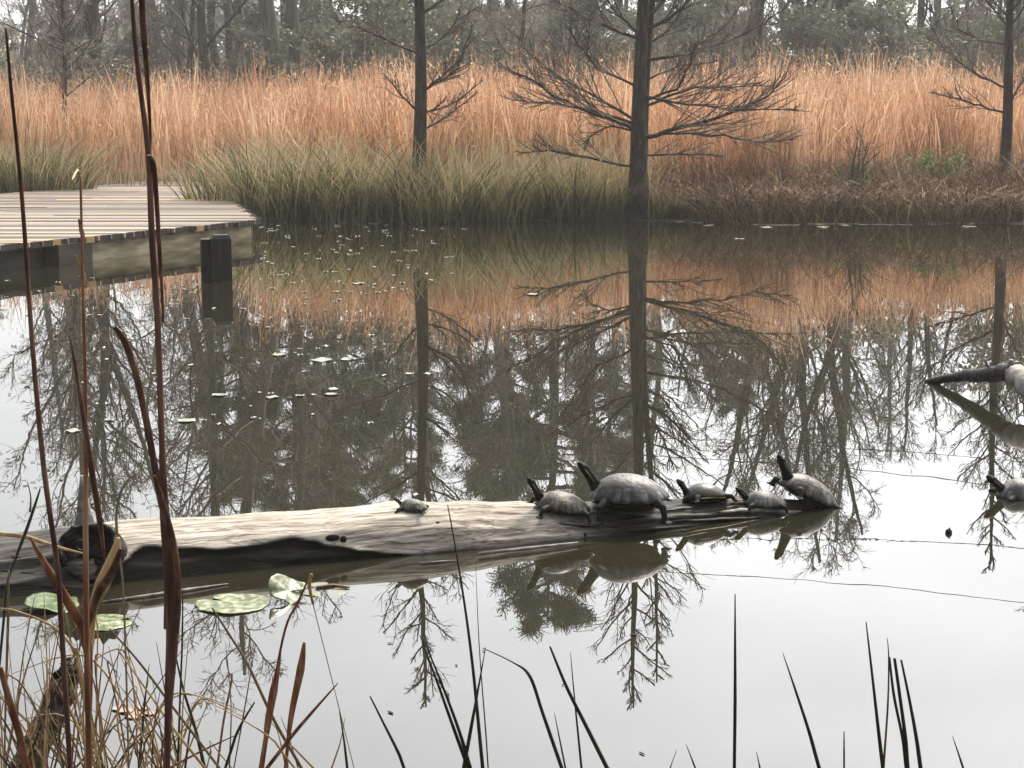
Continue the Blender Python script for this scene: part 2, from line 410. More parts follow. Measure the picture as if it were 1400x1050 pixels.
# taller cane stems that stand out above the grass
n = 1300
P = scatter(n, -14, 15, 32, 45); P = P[(np.abs(P[:, 0]) < P[:, 1] * .33 + 1)]
P = P[rg.uniform(0, 1, len(P)) < np.where(P[:, 0] > 0, 1, .35)]; n = len(P)
me = blade_mesh('pale_cane_stems', rg, np.column_stack([P, zg(P)]), rg.uniform(1.6, 2.5, n), rg.uniform(0, 6.3, n), rg.uniform(0, .16, n), rg.uniform(.008, .016, n), [1, .9, .8, .6], rg.uniform(.6, 1, n), 4)
o = link('pale_cane_stems', me, M['cane']); tag(o, 'thin pale cane stems sticking up above the orange grass', 'canes', kind='stuff')

def tussock(name, cx, cy, r, h, nb, label, cat, m, group, lean=(.05, .75), tintr=(.05, .6), w=(.009, .02), droop=.2, tip=.3):
    a = rg.uniform(0, 2 * np.pi, nb); q = r * np.sqrt(rg.uniform(0, 1, nb))
    base = np.column_stack([np.cos(a) * q, np.sin(a) * q * .7, np.zeros(nb)])
    gz = ground_z(cx, cy)
    az = a + rg.normal(0, 1.0, nb)
    dead = rg.uniform(0, 1, nb) < .4
    tt = np.where(dead, rg.uniform(.62, 1, nb), rg.uniform(*tintr, nb))
    hh = h * (rg.uniform(.35, 1.12, nb) + .35 * (rg.uniform(0, 1, nb) < .14))
    me = blade_mesh(name, rg, base, hh, az, rg.uniform(*lean, nb), rg.uniform(*w, nb), [.9, 1, .9, .65, .1], tt, 5, droop, tip)
    o = link(name, me, m); o.location = (cx, cy, max(gz, -.08) - .02)
    tag(o, label, cat, group); return o
TL = [(330, 296, .75, 1.12, 'widest rush tussock spilling against the boardwalk corner'), (400, 298, .75, 1.15, 'second rush tussock right of the boardwalk corner'),
      (470, 296, .7, 1.1, 'rush tussock halfway between the boardwalk and the slim cypress'), (535, 297, .65, 1.0, 'rush tussock just left of the slim cypress trunk'),
      (600, 298, .65, 1.0, 'rush tussock just right of the slim cypress trunk'), (665, 298, .6, .95, 'rush tussock with dark green base between the two cypresses'),
      (725, 299, .6, .95, 'rush tussock at the middle of the far bank'), (785, 299, .55, .9, 'rush tussock left of the thick forked cypress'), (828, 298, .4, .6, 'low rush tussock touching the thick forked cypress on its left'), (905, 298, .4, .42, 'lowest rush tussock right of the foot of the thick forked cypress')]
for px, py, r, h, lab in TL:
    p = onz(px, py); h *= rg.uniform(.72, 1.22)
    tussock('rush_tussock', p.x, shore(p.x) + .15 if p.x > -4 else max(p.y, shore(p.x) - .1) + .25, r, h, 620, lab, 'rushes', M['rush'], 'rush tussocks along the far bank')
for px, h, lab in [(15, 1.35, 'rush tussock behind the boardwalk at the left edge'), (62, 1.25, 'rush tussock behind the boardwalk, right of the leftmost one')]:
    p = onz(px, 262, .25)
    tussock('rush_tussock', p.x - .2, p.y + .9, .7, h, 900, lab, 'rushes', M['rush'], 'rush tussocks along the far bank', tintr=(.05, .6))
# mixed sedge understorey behind the tussocks
n = 14000
P = scatter(n, -11, 10, 22.5, 30); sh = np.array([shore(a) for a in P[:, 0]])
P = P[(P[:, 1] > sh - .15) & (P[:, 1] < sh + 2.8 + 2.5 * (P[:, 0] > 4))]; P = P[(P[:, 0] < 2.0) | (rg.uniform(0, 1, len(P)) < .16)]; n = len(P)
me = blade_mesh('bank_sedge', rg, np.column_stack([P, zg(P) - .02]), rg.uniform(.35, .95, n), rg.uniform(0, 6.3, n), rg.uniform(.1, .7, n), rg.uniform(.008, .016, n), [.8, 1, .8, .1], rg.uniform(.15, .9, n), 4, .15, .3)
o = link('bank_sedge', me, M['rush']); tag(o, 'mixed green and straw sedge covering the far bank', 'sedge', kind='stuff')
n = 1700; X = rg.uniform(-4, 2, n); P = np.column_stack([X, np.array([shore(a) for a in X]) + rg.uniform(0, 1.8, n)])
me = blade_mesh('straw_stems', rg, np.column_stack([P, zg(P)]), rg.uniform(.5, 1.25, n), rg.uniform(0, 6.3, n), rg.uniform(.0, .6, n), rg.uniform(.007, .015, n), [1, 1, .9, .4], rg.uniform(.72, 1, n), 4, .1)
o = link('straw_stems', me, M['rush']); tag(o, 'pale dead straw stems standing through the green rushes', 'straw', kind='stuff')
n = 16000; X = rg.uniform(1.9, 9.5, n); P = np.column_stack([X, np.array([shore(a) for a in X]) + rg.uniform(-.1, 5.2, n) ** 1.0])
me = blade_mesh('bank_brush', rg, np.column_stack([P, zg(P) - .03]), rg.uniform(.3, .85, n) * (1 + .5 * (rg.uniform(0, 1, n) < .1)), rg.uniform(0, 6.3, n), rg.uniform(.05, 1.3, n), rg.uniform(.005, .012, n), [1, .9, .7, .4], rg.uniform(0, .85, n), 4, .25, .15)
o = link('bank_brush', me, M['bramble']); tag(o, 'dark reddish brown twiggy brush covering the right bank', 'brush', kind='stuff')
n = 7000; X = rg.uniform(-4, 9, n); P = np.column_stack([X, np.array([shore(a) for a in X]) + rg.uniform(-.2, .7, n)])
kp = (np.abs(P[:, 0] - 1.75) > .3) & ((P[:, 0] < 2) | (rg.uniform(0, 1, n) < .35)); P = P[kp]; n = len(P)
me = blade_mesh('waterside_sedge', rg, np.column_stack([P, zg(P) - .03]), rg.uniform(.15, .55, n), rg.uniform(0, 6.3, n), rg.uniform(.2, 1.2, n), rg.uniform(.006, .013, n), [.8, 1, .8, .1], np.where(P[:, 0] > 2.2, rg.uniform(.0, .8, n), rg.uniform(0, .7, n)), 4, .3, .25)
o = link('waterside_sedge', me, M['rush']); tag(o, 'short dull sedge hanging over the far waterline', 'sedge', kind='stuff')
for px, py, r, h, lab in [(915, 292, .7, .6, 'maroon bramble mound right of the thick forked cypress'), (985, 292, .7, .62, 'maroon bramble mound second from the thick forked cypress'),
                      (1060, 293, .7, .6, 'maroon bramble mound left of the dark bare shrub'), (1130, 292, .7, .66, 'maroon bramble mound below the dark bare shrub'),
                      (1210, 292, .75, .7, 'maroon bramble mound right of the dark bare shrub'), (1290, 292, .75, .62, 'maroon bramble mound below the fresh green bush'),
                      (1370, 292, .75, .75, 'maroon bramble mound at the foot of the rightmost cypress'), (1445, 292, .7, .7, 'maroon bramble mound at the right edge')]:
    p = onz(px, py)
    tussock('bramble_mound', p.x + rg.uniform(-.2, .2), shore(p.x) + rg.uniform(.1, .8), r * rg.uniform(.8, 1.2), h * rg.uniform(.9, 1.6), 520, lab, 'brambles', M['bramble'], 'bramble mounds on the right bank', (.1, 1.9), (0, .75), (.005, .012), .5, .2)

# ------------------------------------------------------------------ trees
def perp(d, rnd):
    v = Vector((rnd.gauss(0, 1), rnd.gauss(0, 1), rnd.gauss(0, 1))); v -= d * v.dot(d)
    return v.normalized()
def wander(p, d, length, n, rnd, bend, up=0.0):
    pts = [Vector(p)]; d = Vector(d).normalized()
    for i in range(n):
        d = (d + perp(d, rnd) * bend + Vector((0, 0, up))).normalized()
        pts.append(pts[-1] + d * (length / n))
    return pts
def along(pts, f):
    k = f * (len(pts) - 1); i = min(int(k), len(pts) - 2); u = k - i
    return pts[i].lerp(pts[i + 1], u), (pts[i + 1] - pts[i]).normalized()
def bare_tree(seed, H, r0, first=.3, spread=55, nl=(13, 8, 5, 4), forks=1):
    rnd = random.Random(seed); tr = MB(); cr = MB()
    stems = []
    for s in range(forks):
        d = Vector((rnd.uniform(-.1, .1) + (s * .35 if forks > 1 else 0), rnd.uniform(-.1, .1), 1))
        pts = wander((0, 0, -.3), d, H * (1 - .12 * s), 12, rnd, .09, .05)
        tr.tube(pts, [r0 * (1.25 if i == 0 else 1) * (1 - .9 * i / 12) ** .8 + .012 for i in range(13)], 9)
        stems.append(pts)
    for pts in stems:
        for a in range(nl[0]):
            f = first + (.97 - first) * (a + rnd.random()) / nl[0]
            p, d = along(pts, f)
            out = (d * math.cos(R(spread)) + perp(d, rnd) * math.sin(R(spread)) + Vector((0, 0, .15))).normalized()
            l1 = H * .36 * (1.15 - f) ** .6 * rnd.uniform(.7, 1.2); r1 = r0 * .38 * (1.1 - f)
            b = wander(p, out, l1, 6, rnd, .22, .07)
            tr.tube(b, [r1 * (1 - .82 * i / 6) + .008 for i in range(7)], 5, cap=False)
            for c in range(nl[1]):
                f2 = .2 + .78 * (c + rnd.random()) / nl[1]; p2, d2 = along(b, f2)
                o2 = (d2 * .7 + perp(d2, rnd) * .75 + Vector((0, 0, .12))).normalized()
                l2 = l1 * .5 * (1.2 - f2) * rnd.uniform(.7, 1.3)
                b2 = wander(p2, o2, l2, 4, rnd, .25, .05)
                cr.tube(b2, [.016 * (1 - .55 * i / 4) + .003 for i in range(5)], 3, cap=False)
                for e in range(nl[2]):
                    f3 = .2 + .8 * (e + rnd.random()) / nl[2]; p3, d3 = along(b2, f3)
                    o3 = (d3 * .7 + perp(d3, rnd) * .7).normalized(); l3 = l2 * .5 * rnd.uniform(.6, 1.3)
                    b3 = wander(p3, o3, l3, 3, rnd, .25, .04)
                    cr.tube(b3, [.009, .008, .007, .004], 3, cap=False)
                    for g in range(nl[3]):
                        p4, d4 = along(b3, rnd.uniform(.2, 1)); o4 = (d4 * .7 + perp(d4, rnd) * .7).normalized()
                        cr.tube([p4, p4 + o4 * l3 * rnd.uniform(.25, .6)], [.007, .004], 3, cap=False)
    return tr, cr
def place(root, p, rz, s, label, cat, group):
    root.location = p; root.rotation_euler = (0, 0, rz); root.scale = (s, s, s); tag(root, label, cat, group)
def make_bare(seed, H, r0, bark, twig, **kw):
    root = empty('bare_tree'); tr, cr = bare_tree(seed, H, r0, **kw)
    tr.build('trunk', bark, root); cr.build('crown', twig, root, smooth=False)
    return root
def leaf_cloud(name, rg, centres, radii, n, size, m, parent, elong=2.0, tintc=None):
    k = len(centres); idx = rg.integers(0, k, n)
    v = rg.normal(0, 1, (n, 3)); v /= np.linalg.norm(v, axis=1)[:, None]
    c = centres[idx] + v * (radii[idx] * rg.uniform(.25, 1, n)[:, None] ** .6)
    d = rg.normal(0, 1, (n, 3)); d /= np.linalg.norm(d, axis=1)[:, None]
    e = np.cross(d, rg.normal(0, 1, (n, 3))); e /= np.linalg.norm(e, axis=1)[:, None]
    s = size * rg.uniform(.6, 1.3, n)[:, None]
    V = np.stack([c - d * s * elong * .5, c + e * s * .5, c + d * s * elong * .5, c - e * s * .5], 1).reshape(-1, 3)
    tn = np.clip((tintc[idx] if tintc is not None else .5) + rg.normal(0, .15, n), 0, 1)
    return link(name, np_mesh(name, V, np.arange(4 * n).reshape(-1, 4), np.repeat(tn, 4)), m, parent)
def make_pine(seed, H, r0, first=.45):
    rnd = random.Random(seed); rp_ = np.random.default_rng(seed); root = empty('pine_tree'); tr = MB()
    pts = wander((0, 0, -.3), (0, 0, 1), H, 12, rnd, .035, .05)
    tr.tube(pts, [r0 * (1 - .88 * i / 12) + .01 for i in range(13)], 9)
    tips = []
    for a in range(44):
        f = first + (.99 - first) * a / 43; p, d = along(pts, f)
        an = a * 2.4 + rnd.uniform(-.5, .5); l1 = (H * .27) * (1.08 - f) ** .55 * rnd.uniform(.6, 1.15) * (1 if f < .95 else .8)
        out = Vector((math.cos(an), math.sin(an), rnd.uniform(-.05, .35)))
        b = wander(p, out, l1, 5, rnd, .14, .05); tr.tube(b, [r0 * .24 * (1 - .8 * i / 5) + .006 for i in range(6)], 4, cap=False)
        for c in range(8):
            f2 = rnd.uniform(.3, 1); p2, d2 = along(b, f2); o2 = (d2 * .8 + perp(d2, rnd) * .6 + Vector((0, 0, .15))).normalized()
            e = wander(p2, o2, l1 * .3 * rnd.uniform(.5, 1.2), 2, rnd, .2, .05); tr.tube(e, [.014, .011, .008], 3, cap=False); tips += [e[-1], e[1]]
    tips = np.array([tuple(t) for t in tips]); nb = 38
    c = np.repeat(tips, nb, 0) + rp_.normal(0, .11, (len(tips) * nb, 3)); n = len(c)
    d = rp_.normal(0, 1, (n, 3)) + np.array([0, 0, .35]); d /= np.linalg.norm(d, axis=1)[:, None]
    e = np.cross(d, rp_.normal(0, 1, (n, 3))); e /= np.linalg.norm(e, axis=1)[:, None]
    l = rp_.uniform(.16, .34, n)[:, None]
    V = np.stack([c - e * .014, c + e * .014, c + e * .008 + d * l, c - e * .008 + d * l], 1).reshape(-1, 3)
    tn = np.repeat(np.repeat(rp_.uniform(0, 1, len(tips)), nb), 4)
    tr.build('trunk', M['dbark'], root)
    link('crown', np_mesh('crown', V, np.arange(4 * n).reshape(-1, 4), tn), M['needle'], root)
    return root
def make_shrub(seed, H, m, n=5200, leaf=.075):
    rnd = random.Random(seed); rs = np.random.default_rng(seed); root = empty('evergreen_shrub'); tr = MB(); cs = []; rr = []
    for s in range(6):
        pts = wander((rnd.uniform(-.2, .2), rnd.uniform(-.2, .2), -.1), (rnd.uniform(-.5, .5), rnd.uniform(-.5, .5), 1), H * rnd.uniform(.6, .95), 7, rnd, .16, .04)
        tr.tube(pts, [.045 * (1 - .8 * i / 7) + .006 for i in range(8)], 5)
        for c in range(13):
            p, d = along(pts, rnd.uniform(.15, 1)); o2 = (d * .4 + perp(d, rnd)).normalized(); e = p + o2 * rnd.uniform(.2, .75) * H * .28
            tr.tube([p, p.lerp(e, .5) + Vector((0, 0, .04)), e], [.014, .01, .006], 3, cap=False); cs.append(tuple(e)); rr.append([rnd.uniform(.2, .5) * H / 4] * 2 + [rnd.uniform(.12, .3) * H / 4])
    tr.build('stem', M['bark'], root)
    leaf_cloud('crown', rs, np.array(cs), np.array(rr), n, leaf, m, root, 2.0, rs.uniform(0, 1, len(cs)))
    return root

bares = [make_bare(11, 12.5, .2, M['bark'], M['ftwig']), make_bare(12, 11, .17, M['dbark'], M['ftwig'], spread=48, forks=2), make_bare(13, 13.5, .24, M['bark'], M['ftwig'], first=.42),
         make_bare(14, 10, .14, M['dbark'], M['ftwig'], spread=62, first=.2), make_bare(15, 8, .09, M['bark'], M['ftwig'], first=.15, spread=45)]
pines = [make_pine(21, 12.5, .2), make_pine(22, 14, .24, .5)]
shrubs = [make_shrub(31, 4.5, M['leaf'], 6500), make_shrub(32, 3.6, M['leaf'], 5200), make_shrub(33, 5.5, M['leaf'], 7500)]
used = set()
def put(proto, px, Y, s, label, cat, group, rz=None):
    o = proto
    if proto.name in used: o = copy_tree(proto)
    else: used.add(proto.name)
    p = ond(px, 150, Y); z = ground_z(p.x, Y)
    place(o, (p.x, Y, z), rz if rz is not None else rnd0.uniform(0, 6.28), s, label, cat, group)
    return o
rnd0 = random.Random(99)
GB, GP, GS = 'bare trees of the wood behind the marsh', 'pines of the wood behind the marsh', 'evergreen shrubs at the edge of the wood'
for px, Y, k, s, lab in [(98, 47, 0, 1.0, 'bare grey tree trunk at far left, left one of a close pair'), (117, 48, 1, .95, 'darker forked bare tree, right one of the close pair at far left'),
                         (245, 56, 2, 1.0, 'pale bare tree standing far back behind the tallest reed'), (280, 46, 3, 1.0, 'slender dark leaning bare tree left of the thick trunk pair'),
                         (377, 48, 2, 1.05, 'thick straight bare trunk, left one of the thick pair'), (405, 47, 0, .95, 'thick bare trunk right of the thick pair at left centre'),
                         (660, 58, 2, 1.0, 'bare tree in the gap between the two cypresses'), (1163, 52, 1, 1.0, 'dark bare tree standing between the forked and rightmost cypresses')]:
    put(bares[k], px, Y, s, lab, 'tree', GB)
for i in range(54):
    px = -330 + 2060 * ((i * .6180339 + .13) % 1.0) + rnd0.uniform(-25, 25); Y = rnd0.uniform(50, 86)
    if 640 < px < 800 and Y < 75: Y = 84
    k = rnd0.choice([0, 1, 2, 3, 4, 4, 3]); put(bares[k], px, Y, rnd0.uniform(.8, 1.08) * (.8 if 620 < px < 850 else 1), ['grey bare tree among many in the wood behind the marsh', 'dark forked bare tree among many in the wood behind the marsh', 'tall pale bare tree among many in the wood behind the marsh', 'low spreading bare tree among many in the wood behind the marsh', 'thin bare sapling among many in the wood behind the marsh'][k], 'tree', GB)
for px, Y, k, s, lab in [(395, 58, 1, .93, 'tall dark pine behind the thick trunk pair at left centre'), (330, 62, 0, .95, 'dark pine left of the tall pine at left centre'), (455, 60, 0, .98, 'dark pine right of the tall pine at left centre'),
                         (765, 63, 1, 1.2, 'tallest pine, behind the thick forked cypress on its left'), (700, 68, 0, 1.05, 'pine left of the tallest pine'), (850, 66, 0, 1.0, 'pine right behind the thick forked cypress'), (540, 70, 1, .95, 'pine behind the slim cypress'),
                         (1000, 76, 0, .85, 'small pine right of the thick forked cypress'), (1560, 60, 1, .8, 'pine outside the wood at the right'), (-170, 62, 0, .85, 'pine outside the wood at the left')]:
    put(pines[k], px, Y, s, lab, 'tree', GP)
for i in range(64):
    px = -260 + 1900 * ((i * .6180339 + .4) % 1.0); Y = rnd0.uniform(46, 84)
    if rnd0.random() < .3 and px < 400: Y += 12
    put(shrubs[rnd0.choice([0, 1, 2])], px, Y, rnd0.uniform(.75, 1.15), 'grey green evergreen shrub among many at the edge of the wood', 'shrub', GS)

for i in range(44):
    px = -260 + 1900 * ((i * .6180339 + .77) % 1.0); Y = rnd0.uniform(45, 66)
    put(bares[rnd0.choice([3, 4, 4])], px, Y, rnd0.uniform(.42, .66), 'low bare grey brush tree among many at the foot of the wood', 'brush', 'bare brush at the foot of the wood')
rs = np.random.default_rng(77); nc = 520
cc = np.column_stack([rs.uniform(-48, 48, nc), rs.uniform(92, 122, nc), rs.uniform(1.2, 7.2, nc)])
leaf_cloud('far_wood', rs, cc, np.column_stack([rs.uniform(.8, 2.2, nc)] * 2 + [rs.uniform(.6, 1.5, nc)]), 60000, .27, M['far'], None, 3.0, rs.uniform(0, 1, nc))
tag(bpy.data.objects['far_wood'], 'pale grey green far-off wood closing the view behind the trees', 'wood', kind='stuff')
# young bald cypresses standing on the far bank
def cypress(base, top_px, H, r0, branches, seed, label, upper_first, nup=46, bl=1.9, flare=1.6, lean=0.0, parts='cypress_tree'):
    rnd = random.Random(seed); root = empty(parts, base); tag(root, label, 'tree', 'young bare cypresses on the far bank'); B = Vector(base)
    tr = MB(); cr = MB()
    pts = []; rad = []
    for i in range(25):
        f = i / 24; z = f * H - .25
        pts.append(Vector((lean * f * H + .03 * math.sin(f * 9 + seed), .03 * math.cos(f * 7 + seed), z))); rad.append(r0 * (1 - f) ** .85 * (1 + (flare - 1) * math.exp(-z * 2.6)) + .012)
    tr.tube(pts, rad, 14)
    def twigs(b, l, n, r):
        for c in range(n):
            f = .12 + .88 * (c + rnd.random()) / n; p, d = along(b, f)
            side = perp(d, rnd); side.z *= .5; o2 = (d * .95 + side * .7 + Vector((0, 0, .1))).normalized(); l2 = l * .42 * (1.2 - f) * rnd.uniform(.5, 1.4)
            b2 = wander(p, o2, l2, 4, rnd, .1, .05); cr.tube(b2, [min(.008, r * .3) * (1 - .6 * i / 4) + .002 for i in range(5)], 4, cap=False)
            for e in range(6):
                p3, d3 = along(b2, rnd.uniform(.2, 1)); o3 = (d3 * .7 + perp(d3, rnd) * .7 + Vector((0, 0, .1))).normalized()
                b3 = wander(p3, o3, l2 * rnd.uniform(.25, .6), 2, rnd, .12, .05); cr.tube(b3, [.0038, .003, .002], 3, cap=False)
    for pxs, dy, r in branches:
        n = len(pxs); b = [ond(px, py, base[1] + dy * i / (n - 1)) - B for i, (px, py) in enumerate(pxs)]
        tx = along(pts, min(.98, max(0, (b[0].z + .25) / H)))[0]; b[0] = Vector((tx.x, tx.y, b[0].z))
        # smooth out and roughen the hand-laid limb
        q = []
        for i in range(n - 1):
            for u in (0, .33, .66): q.append(b[i].lerp(b[i + 1], u) + Vector((rnd.gauss(0, .008), rnd.gauss(0, .015), rnd.gauss(0, .008))) * (1 if i + u > 0 else 0))
        q.append(b[-1]); m = len(q)
        tr.tube(q, [(.5 * r + .004) * (1 - .85 * i / (m - 1)) + .004 for i in range(m)], 6, cap=False)
        twigs(q, (b[-1] - b[0]).length, int(8 + 7 * (b[-1] - b[0]).length), r)
    for a in range(nup):
        f = upper_first + (.985 - upper_first) * a / (nup - 1); p, d = along(pts, f); an = a * 2.39996 + rnd.uniform(-.4, .4)
        l = bl * (1.04 - f) ** .75 * rnd.uniform(.6, 1.3); out = Vector((math.cos(an), math.sin(an), rnd.uniform(.3, 1.1)))
        b = wander(p, out, l, 6, rnd, .1, .07); r = max(.012, r0 * .22 * (1.05 - f))
        tr.tube(b, [r * (1 - .8 * i / 6) + .004 for i in range(7)], 5, cap=False); twigs(b, l, 7, r)
    tr.build('trunk', M['cypress'], root); cr.build('crown', M['twig'], root, smooth=False)
    return root
bm = onz(868, 289, .05); bm.y = shore(bm.x) + .12; bm.z = ground_z(bm.x, bm.y)
cypress(tuple(bm), None, 7.3, .108, [
    ([(862, 178), (840, 165), (800, 150), (760, 132), (725, 108), (690, 92)], -.6, .05), ([(850, 172), (800, 148), (740, 140), (700, 136)], .5, .03), ([(862, 168), (830, 140), (790, 120), (750, 95), (712, 62)], .8, .035),
    ([(860, 180), (835, 172), (812, 182), (800, 200)], -.3, .018), ([(866, 55), (830, 35), (795, 20), (752, -2)], -.4, .035), ([(864, 50), (845, 20), (820, -15), (800, -40)], .5, .03),
    ([(885, 192), (910, 180), (965, 166), (1010, 150), (1050, 132), (1075, 105)], -.5, .055), ([(884, 185), (930, 182), (990, 185), (1040, 195), (1085, 190)], .3, .03), ([(884, 150), (905, 135), (950, 120), (1000, 118), (1050, 118)], .7, .035),
    ([(886, 140), (925, 122), (945, 85), (950, 60)], -.3, .028), ([(886, 83), (940, 74), (1000, 55), (1045, 30), (1078, 8)], .4, .04), ([(888, 45), (915, 25), (940, 5), (965, -25)], -.4, .045), ([(888, 30), (905, 5), (920, -30), (930, -60)], .5, .035),
    ([(856, 228), (800, 214), (750, 206), (720, 208)], -.4, .025), ([(884, 212), (930, 210), (990, 214)], .2, .02), ([(884, 130), (940, 142), (1000, 150), (1090, 150)], -.9, .025), ([(862, 120), (820, 95), (790, 60), (770, 30)], -.8, .022)],
        3, 'thick bare forked cypress at centre right with long low side branches', .46, 34, 2.4, 2.0)
b2 = onz(875, 290, .1); b2.y = bm.y + .16
cypress(tuple(b2), None, 6.9, .05, [([(893, 60), (915, 40), (935, 10), (950, -20)], .3, .02), ([(892, 110), (930, 90), (975, 85)], .5, .018)], 8, 'slim bare cypress standing close behind the thick forked cypress', .45, 30, 1.3, 1.3, .055)
b3 = onz(574, 290, .1)
cypress(tuple(b3), None, 7.2, .092, [
    ([(578, 125), (600, 112), (625, 95), (637, 60), (645, 30)], .3, .028), ([(578, 128), (605, 105), (630, 80)], -.5, .02), ([(578, 150), (590, 152), (625, 138), (660, 110)], .2, .02), ([(570, 155), (548, 130), (528, 104)], -.2, .018),
    ([(568, 75), (530, 55), (490, 38), (460, 28)], .3, .02), ([(578, 20), (600, 5), (620, -15)], 0, .03), ([(578, 70), (605, 52), (625, 30), (650, 10)], .6, .018), ([(576, 180), (610, 160), (650, 128)], .5, .016)],
        5, 'slim straight bare cypress left of the picture centre', .5, 34, 2.0, 1.35)
b4 = onz(1369, 279, .1)
cypress(tuple(b4), None, 5.7, .085, [
    ([(1364, 155), (1340, 145), (1310, 135), (1278, 128)], -.2, .022), ([(1363, 122), (1340, 105), (1305, 80), (1285, 60), (1262, 10)], .3, .022), ([(1374, 145), (1392, 120), (1410, 90)], -.2, .02), ([(1368, 62), (1340, 55), (1310, 40), (1300, 10)], .2, .016),
    ([(1370, 40), (1355, 10), (1330, -20)], .3, .018), ([(1372, 60), (1395, 45), (1420, 20)], .3, .018)],
        6, 'small bare cypress at the right edge of the far bank', .5, 26, 1.6, 1.3, .008)
b5 = onz(20, 262, .15)
o = cypress((b5.x, 33.0, ground_z(b5.x, 33)), None, 5.0, .05, [([(12, 60), (40, 40), (70, 25)], .3, .02), ([(12, 70), (0, 30), (-15, 0)], .2, .02), ([(14, 55), (60, 48), (100, 20)], -.3, .016)],
        9, 'small pale lichen covered tree behind the boardwalk at left edge', .35, 34, 1.5, 1.2)
for c in o.children:
    if c.name.startswith('crown'): c.data.materials[0] = M['ltwig']
# shrubs on the bank
def bank_shrub(px, Y, h, m, seed, label, n, leaf, name):
    p = ond(px, 150, Y); rs = np.random.default_rng(seed); rnd = random.Random(seed); root = empty(name, (p.x, Y, ground_z(p.x, Y))); tag(root, label, 'shrub'); tr = MB(); cs = []
    for s in range(9):
        pts = wander((0, 0, -.05), (rnd.uniform(-.5, .5), rnd.uniform(-.5, .5), 1), h * rnd.uniform(.6, 1), 5, rnd, .15); tr.tube(pts, [.016 * (1 - .8 * i / 5) + .003 for i in range(6)], 5)
        for c in range(8):
            q, d = along(pts, rnd.uniform(.25, 1)); e = q + (d + perp(d, rnd) * .9).normalized() * rnd.uniform(.1, .4) * h; tr.tube([q, e], [.006, .003], 3, cap=False); cs.append(tuple(e))
    tr.build('stem', M['twig'], root)
    if n: leaf_cloud('crown', rs, np.array(cs), np.array([[.1, .1, .1]] * len(cs)), n, leaf, m, root)
bank_shrub(1281, 25.6, .72, M['fresh'], 1, 'fresh green leafy bush on the bank left of the rightmost cypress', 1100, .03, 'green_bush')
bank_shrub(1172, 24.3, 1.25, None, 2, 'dark bare twiggy shrub on the bank in the middle of the right half', 0, 0, 'bare_shrub')
bank_shrub(1165, 24.5, .55, M['fresh'], 4, 'low dull green sprig at the foot of the dark bare shrub', 350, .025, 'green_sprig')
bank_shrub(745, 40, 2.3, M['rusty'], 3, 'rust leaved shrub at the wood edge above the grass between the cypresses', 4500, .035, 'rusty_shrub')

# ------------------------------------------------------------------ overhead cables (seen mirrored in the pond)
def cable(a, b, label):
    pts = []
    pa = Vector(a); pb = Vector(b)
    for i in range(25):
        f = i / 24; p = pa.lerp(pb, f); p.z -= .5 * 4 * f * (1 - f); pts.append(p)
    m = MB(); m.tube([p - pa for p in pts], .007, 5); o = m.build('overhead_cable', M['cable']); o.location = pa
    tag(o, label, 'cable', 'overhead cables mirrored in the pond')
def mirror(px, py, Y): p = ond(px, py, Y); return (p.x, p.y, -p.z)
def cab(p, q, Ya, Yb, label):
    a = Vector(mirror(*p, Ya)); b = Vector(mirror(*q, Yb)); d = b - a
    cable(a - d * 1.2, b + d * 1.2, label)
cab((1030, 820), (1400, 858), 33, 30, 'highest overhead cable, mirrored lowest in the pond at the right')
cab((1100, 768), (1400, 784), 33, 31, 'second highest overhead cable, mirrored in the pond at the right')
cab((1010, 662), (1400, 703), 33, 30, 'third overhead cable, mirrored beside the tilted turtle')
cab((1000, 634), (1400, 668), 33, 30, 'lowest overhead cable, mirrored above the tilted turtle')

# ------------------------------------------------------------------ fallen log
def lerp_tab(tab, x):
    if x <= tab[0][0]: return tab[0][1]
    for (a, u), (b, v) in zip(tab, tab[1:]):
        if x <= b: return u + (v - u) * sstep(0, 1, (x - a) / (b - a))
    return tab[-1][1]
SL = math.atan(.36); CL = math.cos(SL)
log = empty('fallen_log', (0, 6.17, 0), SL); tag(log, 'long bleached grey log lying half sunk in the pond under the turtles', 'log')
TOP = [(-2.6, .085), (-1.62, .105), (-1.42, .125), (-1.27, .139), (-.86, .130), (-.55, .124), (-.38, .132), (-.2, .112), (0, .097), (.26, .070), (.53, .048), (.81, .038), (1.1, .012), (1.22, -.03)]
HW = [(-2.6, .30), (-1.6, .28), (-1.3, .25), (-.8, .235), (-.25, .215), (.3, .19), (.55, .17), (.9, .13), (1.1, .08), (1.22, .02)]
EDGE = [(-1.42, -.2), (-1.34, .06), (-1.255, .1), (-1.115, .086), (-1.03, .074), (-.93, .077), (-.79, .088), (-.74, .08), (-.66, .055), (-.57, .03), (-.46, .01), (-.36, -.04), (-.25, -.2)]
def fb(x, y, z, o=4):
    return mnoise.fractal(Vector((x, y, z)), 1.0, 2.0, o)
NS, NA = 340, 150
V = []; tnt = []
